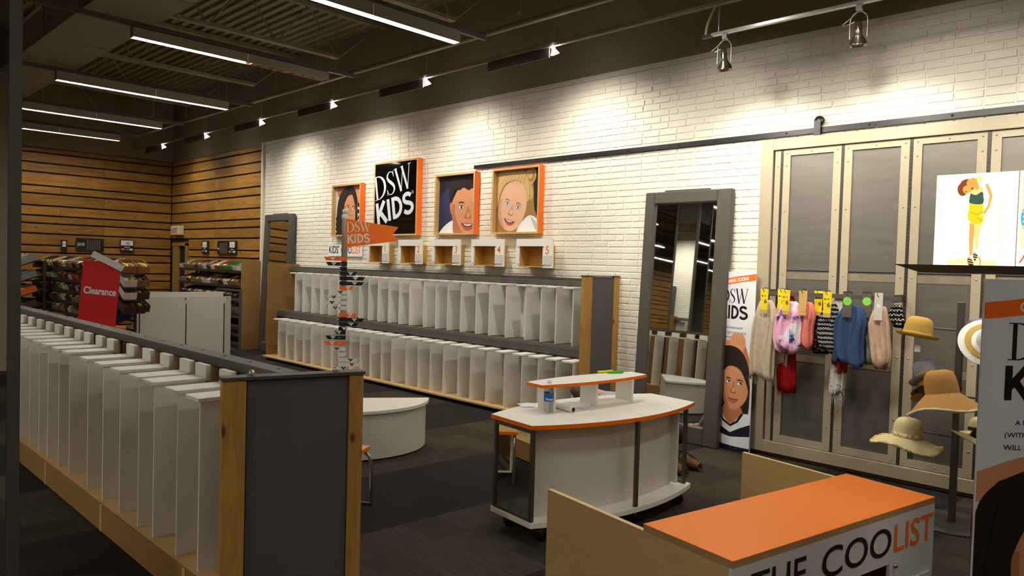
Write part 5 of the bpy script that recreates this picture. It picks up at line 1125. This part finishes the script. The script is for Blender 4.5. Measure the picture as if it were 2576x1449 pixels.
# ================================================================== PERSON KNEELING BEHIND THE COUNTER
def person():
    t = thing('person', 'person kneeling bent over behind the counter in a grey shirt and brown boots', 'person', (-3.54, 5.25, 0))
    J = {'pel': (.22, .05, .33), 'bel': (.03, .0, .42), 'che': (-.18, -.08, .50), 'nek': (-.34, -.17, .54), 'hea': (-.45, -.24, .55),
         'lhi': (.22, -.05, .31), 'rhi': (.22, .15, .31), 'lkn': (-.10, -.08, .075), 'rkn': (-.12, .19, .075), 'lan': (.30, -.06, .07), 'ran': (.30, .15, .07), 'lto': (.42, -.06, .04), 'rto': (.43, .16, .04),
         'lsh': (-.24, -.25, .49), 'rsh': (-.28, .06, .49), 'lel': (-.36, -.30, .26), 'rel': (-.44, .04, .26), 'lwr': (-.50, -.24, .06), 'rwr': (-.58, .0, .06), 'lha': (-.57, -.23, .035), 'rha': (-.65, .0, .035)}
    E = [('pel', 'bel'), ('bel', 'che'), ('che', 'nek'), ('nek', 'hea'), ('pel', 'lhi'), ('pel', 'rhi'), ('lhi', 'lkn'), ('rhi', 'rkn'), ('lkn', 'lan'), ('rkn', 'ran'), ('lan', 'lto'), ('ran', 'rto'), ('che', 'lsh'), ('che', 'rsh'), ('lsh', 'lel'), ('rsh', 'rel'), ('lel', 'lwr'), ('rel', 'rwr'), ('lwr', 'lha'), ('rwr', 'rha')]
    Rd = dict(pel=.14, bel=.13, che=.14, nek=.055, hea=.095, lhi=.09, rhi=.09, lkn=.065, rkn=.065, lan=.045, ran=.045, lto=.035, rto=.035, lsh=.065, rsh=.065, lel=.045, rel=.045, lwr=.03, rwr=.03, lha=.035, rha=.035)
    nm = list(J); me = bpy.data.meshes.new('body_armature'); me.from_pydata([J[k] for k in nm], [(nm.index(a), nm.index(b)) for a, b in E], [])
    o = bpy.data.objects.new('body', me); COL.objects.link(o); md = o.modifiers.new('skin', 'SKIN'); o.modifiers.new('sub', 'SUBSURF').levels = 2
    for i, k in enumerate(nm): me.skin_vertices[0].data[i].radius = (Rd[k], Rd[k]); me.skin_vertices[0].data[i].use_root = (k == 'pel')
    dg = bpy.context.evaluated_depsgraph_get(); m2 = bpy.data.meshes.new_from_object(o.evaluated_get(dg)); bpy.data.objects.remove(o)
    m2.materials.clear()
    for m in (mat('grey_shirt', rgb(150, 152, 158), .85), mat('dark_jeans', rgb(40, 42, 52), .9), mat('person_skin', rgb(214, 160, 130), .55)): m2.materials.append(m)
    for f in m2.polygons:
        c = f.center; f.use_smooth = True
        if c.x > .12 or (c.z < .30 and c.x > -.22): f.material_index = 1
        elif c.x < -.33 and c.z > .44: f.material_index = 2
        elif c.z < .075: f.material_index = 2
        else: f.material_index = 0
    link('body', m2, t)
    hb = MB().sphere((-.46, -.25, .565), .112, 20, sq=(1.1, 1, .98)); hb.v = [v if not (v[0] < -.50 and v[2] < .54) else (v[0]+.06, v[1], v[2]+.02) for v in hb.v]; hb.build('hair', mat('brown_hair', rgb(92, 68, 42), .7, noise=.3, nscale=30, bump=.5, bscale=60), t)
    # fingers of each hand on the floor
    for hx, hy in ((-.57, -.23), (-.65, .0)):
        for k in range(5):
            a = -.5+k*.25; L_ = (.045, .07, .078, .07, .055)[k]; ox, oy = hx-.02, hy+(k-2)*.016
            MB().tube([(ox, oy, .045), (ox-L_*.5*math.cos(a), oy+L_*.5*math.sin(a), .05), (ox-L_*math.cos(a), oy+L_*math.sin(a), .014)], [.010, .009, .007], 8).build('finger', mat('person_skin', rgb(214, 160, 130), .55), t)
    for y in (-.06, .16):
        # boot lying sole-out: lofted foot with a heel
        b = MB(); V = []; secs = [(.24, .045, .05, .045, .10), (.30, .052, .07, .05, .16), (.36, .055, .06, .048, .13), (.42, .05, .045, .045, .09), (.455, .035, .035, .035, .06)]
        for (x, ry_, zc, rz_, _) in secs:
            for k in range(12): a = 2*math.pi*k/12; V.append((x, y+ry_*math.cos(a), zc+rz_*math.sin(a)))
        b.add(V, [[j*12+k, j*12+(k+1) % 12, (j+1)*12+(k+1) % 12, (j+1)*12+k] for j in range(4) for k in range(12)], 0, True); b.f.append([48+k for k in range(12)][::-1]); b.mi.append(0); b.sm.append(True)
        bo = b.build('boot', mat('boot_suede', rgb(104, 74, 44), .9, noise=.2, nscale=40, bump=.8, bscale=90), t)
        MB().tube([(.25, y, .125), (.32, y, .135), (.40, y, .10), (.462, y, .06), (.472, y, .02)], .008, 6).build('sole_welt', mat('boot_sole', rgb(44, 32, 22), .8), bo)
    return t
person()
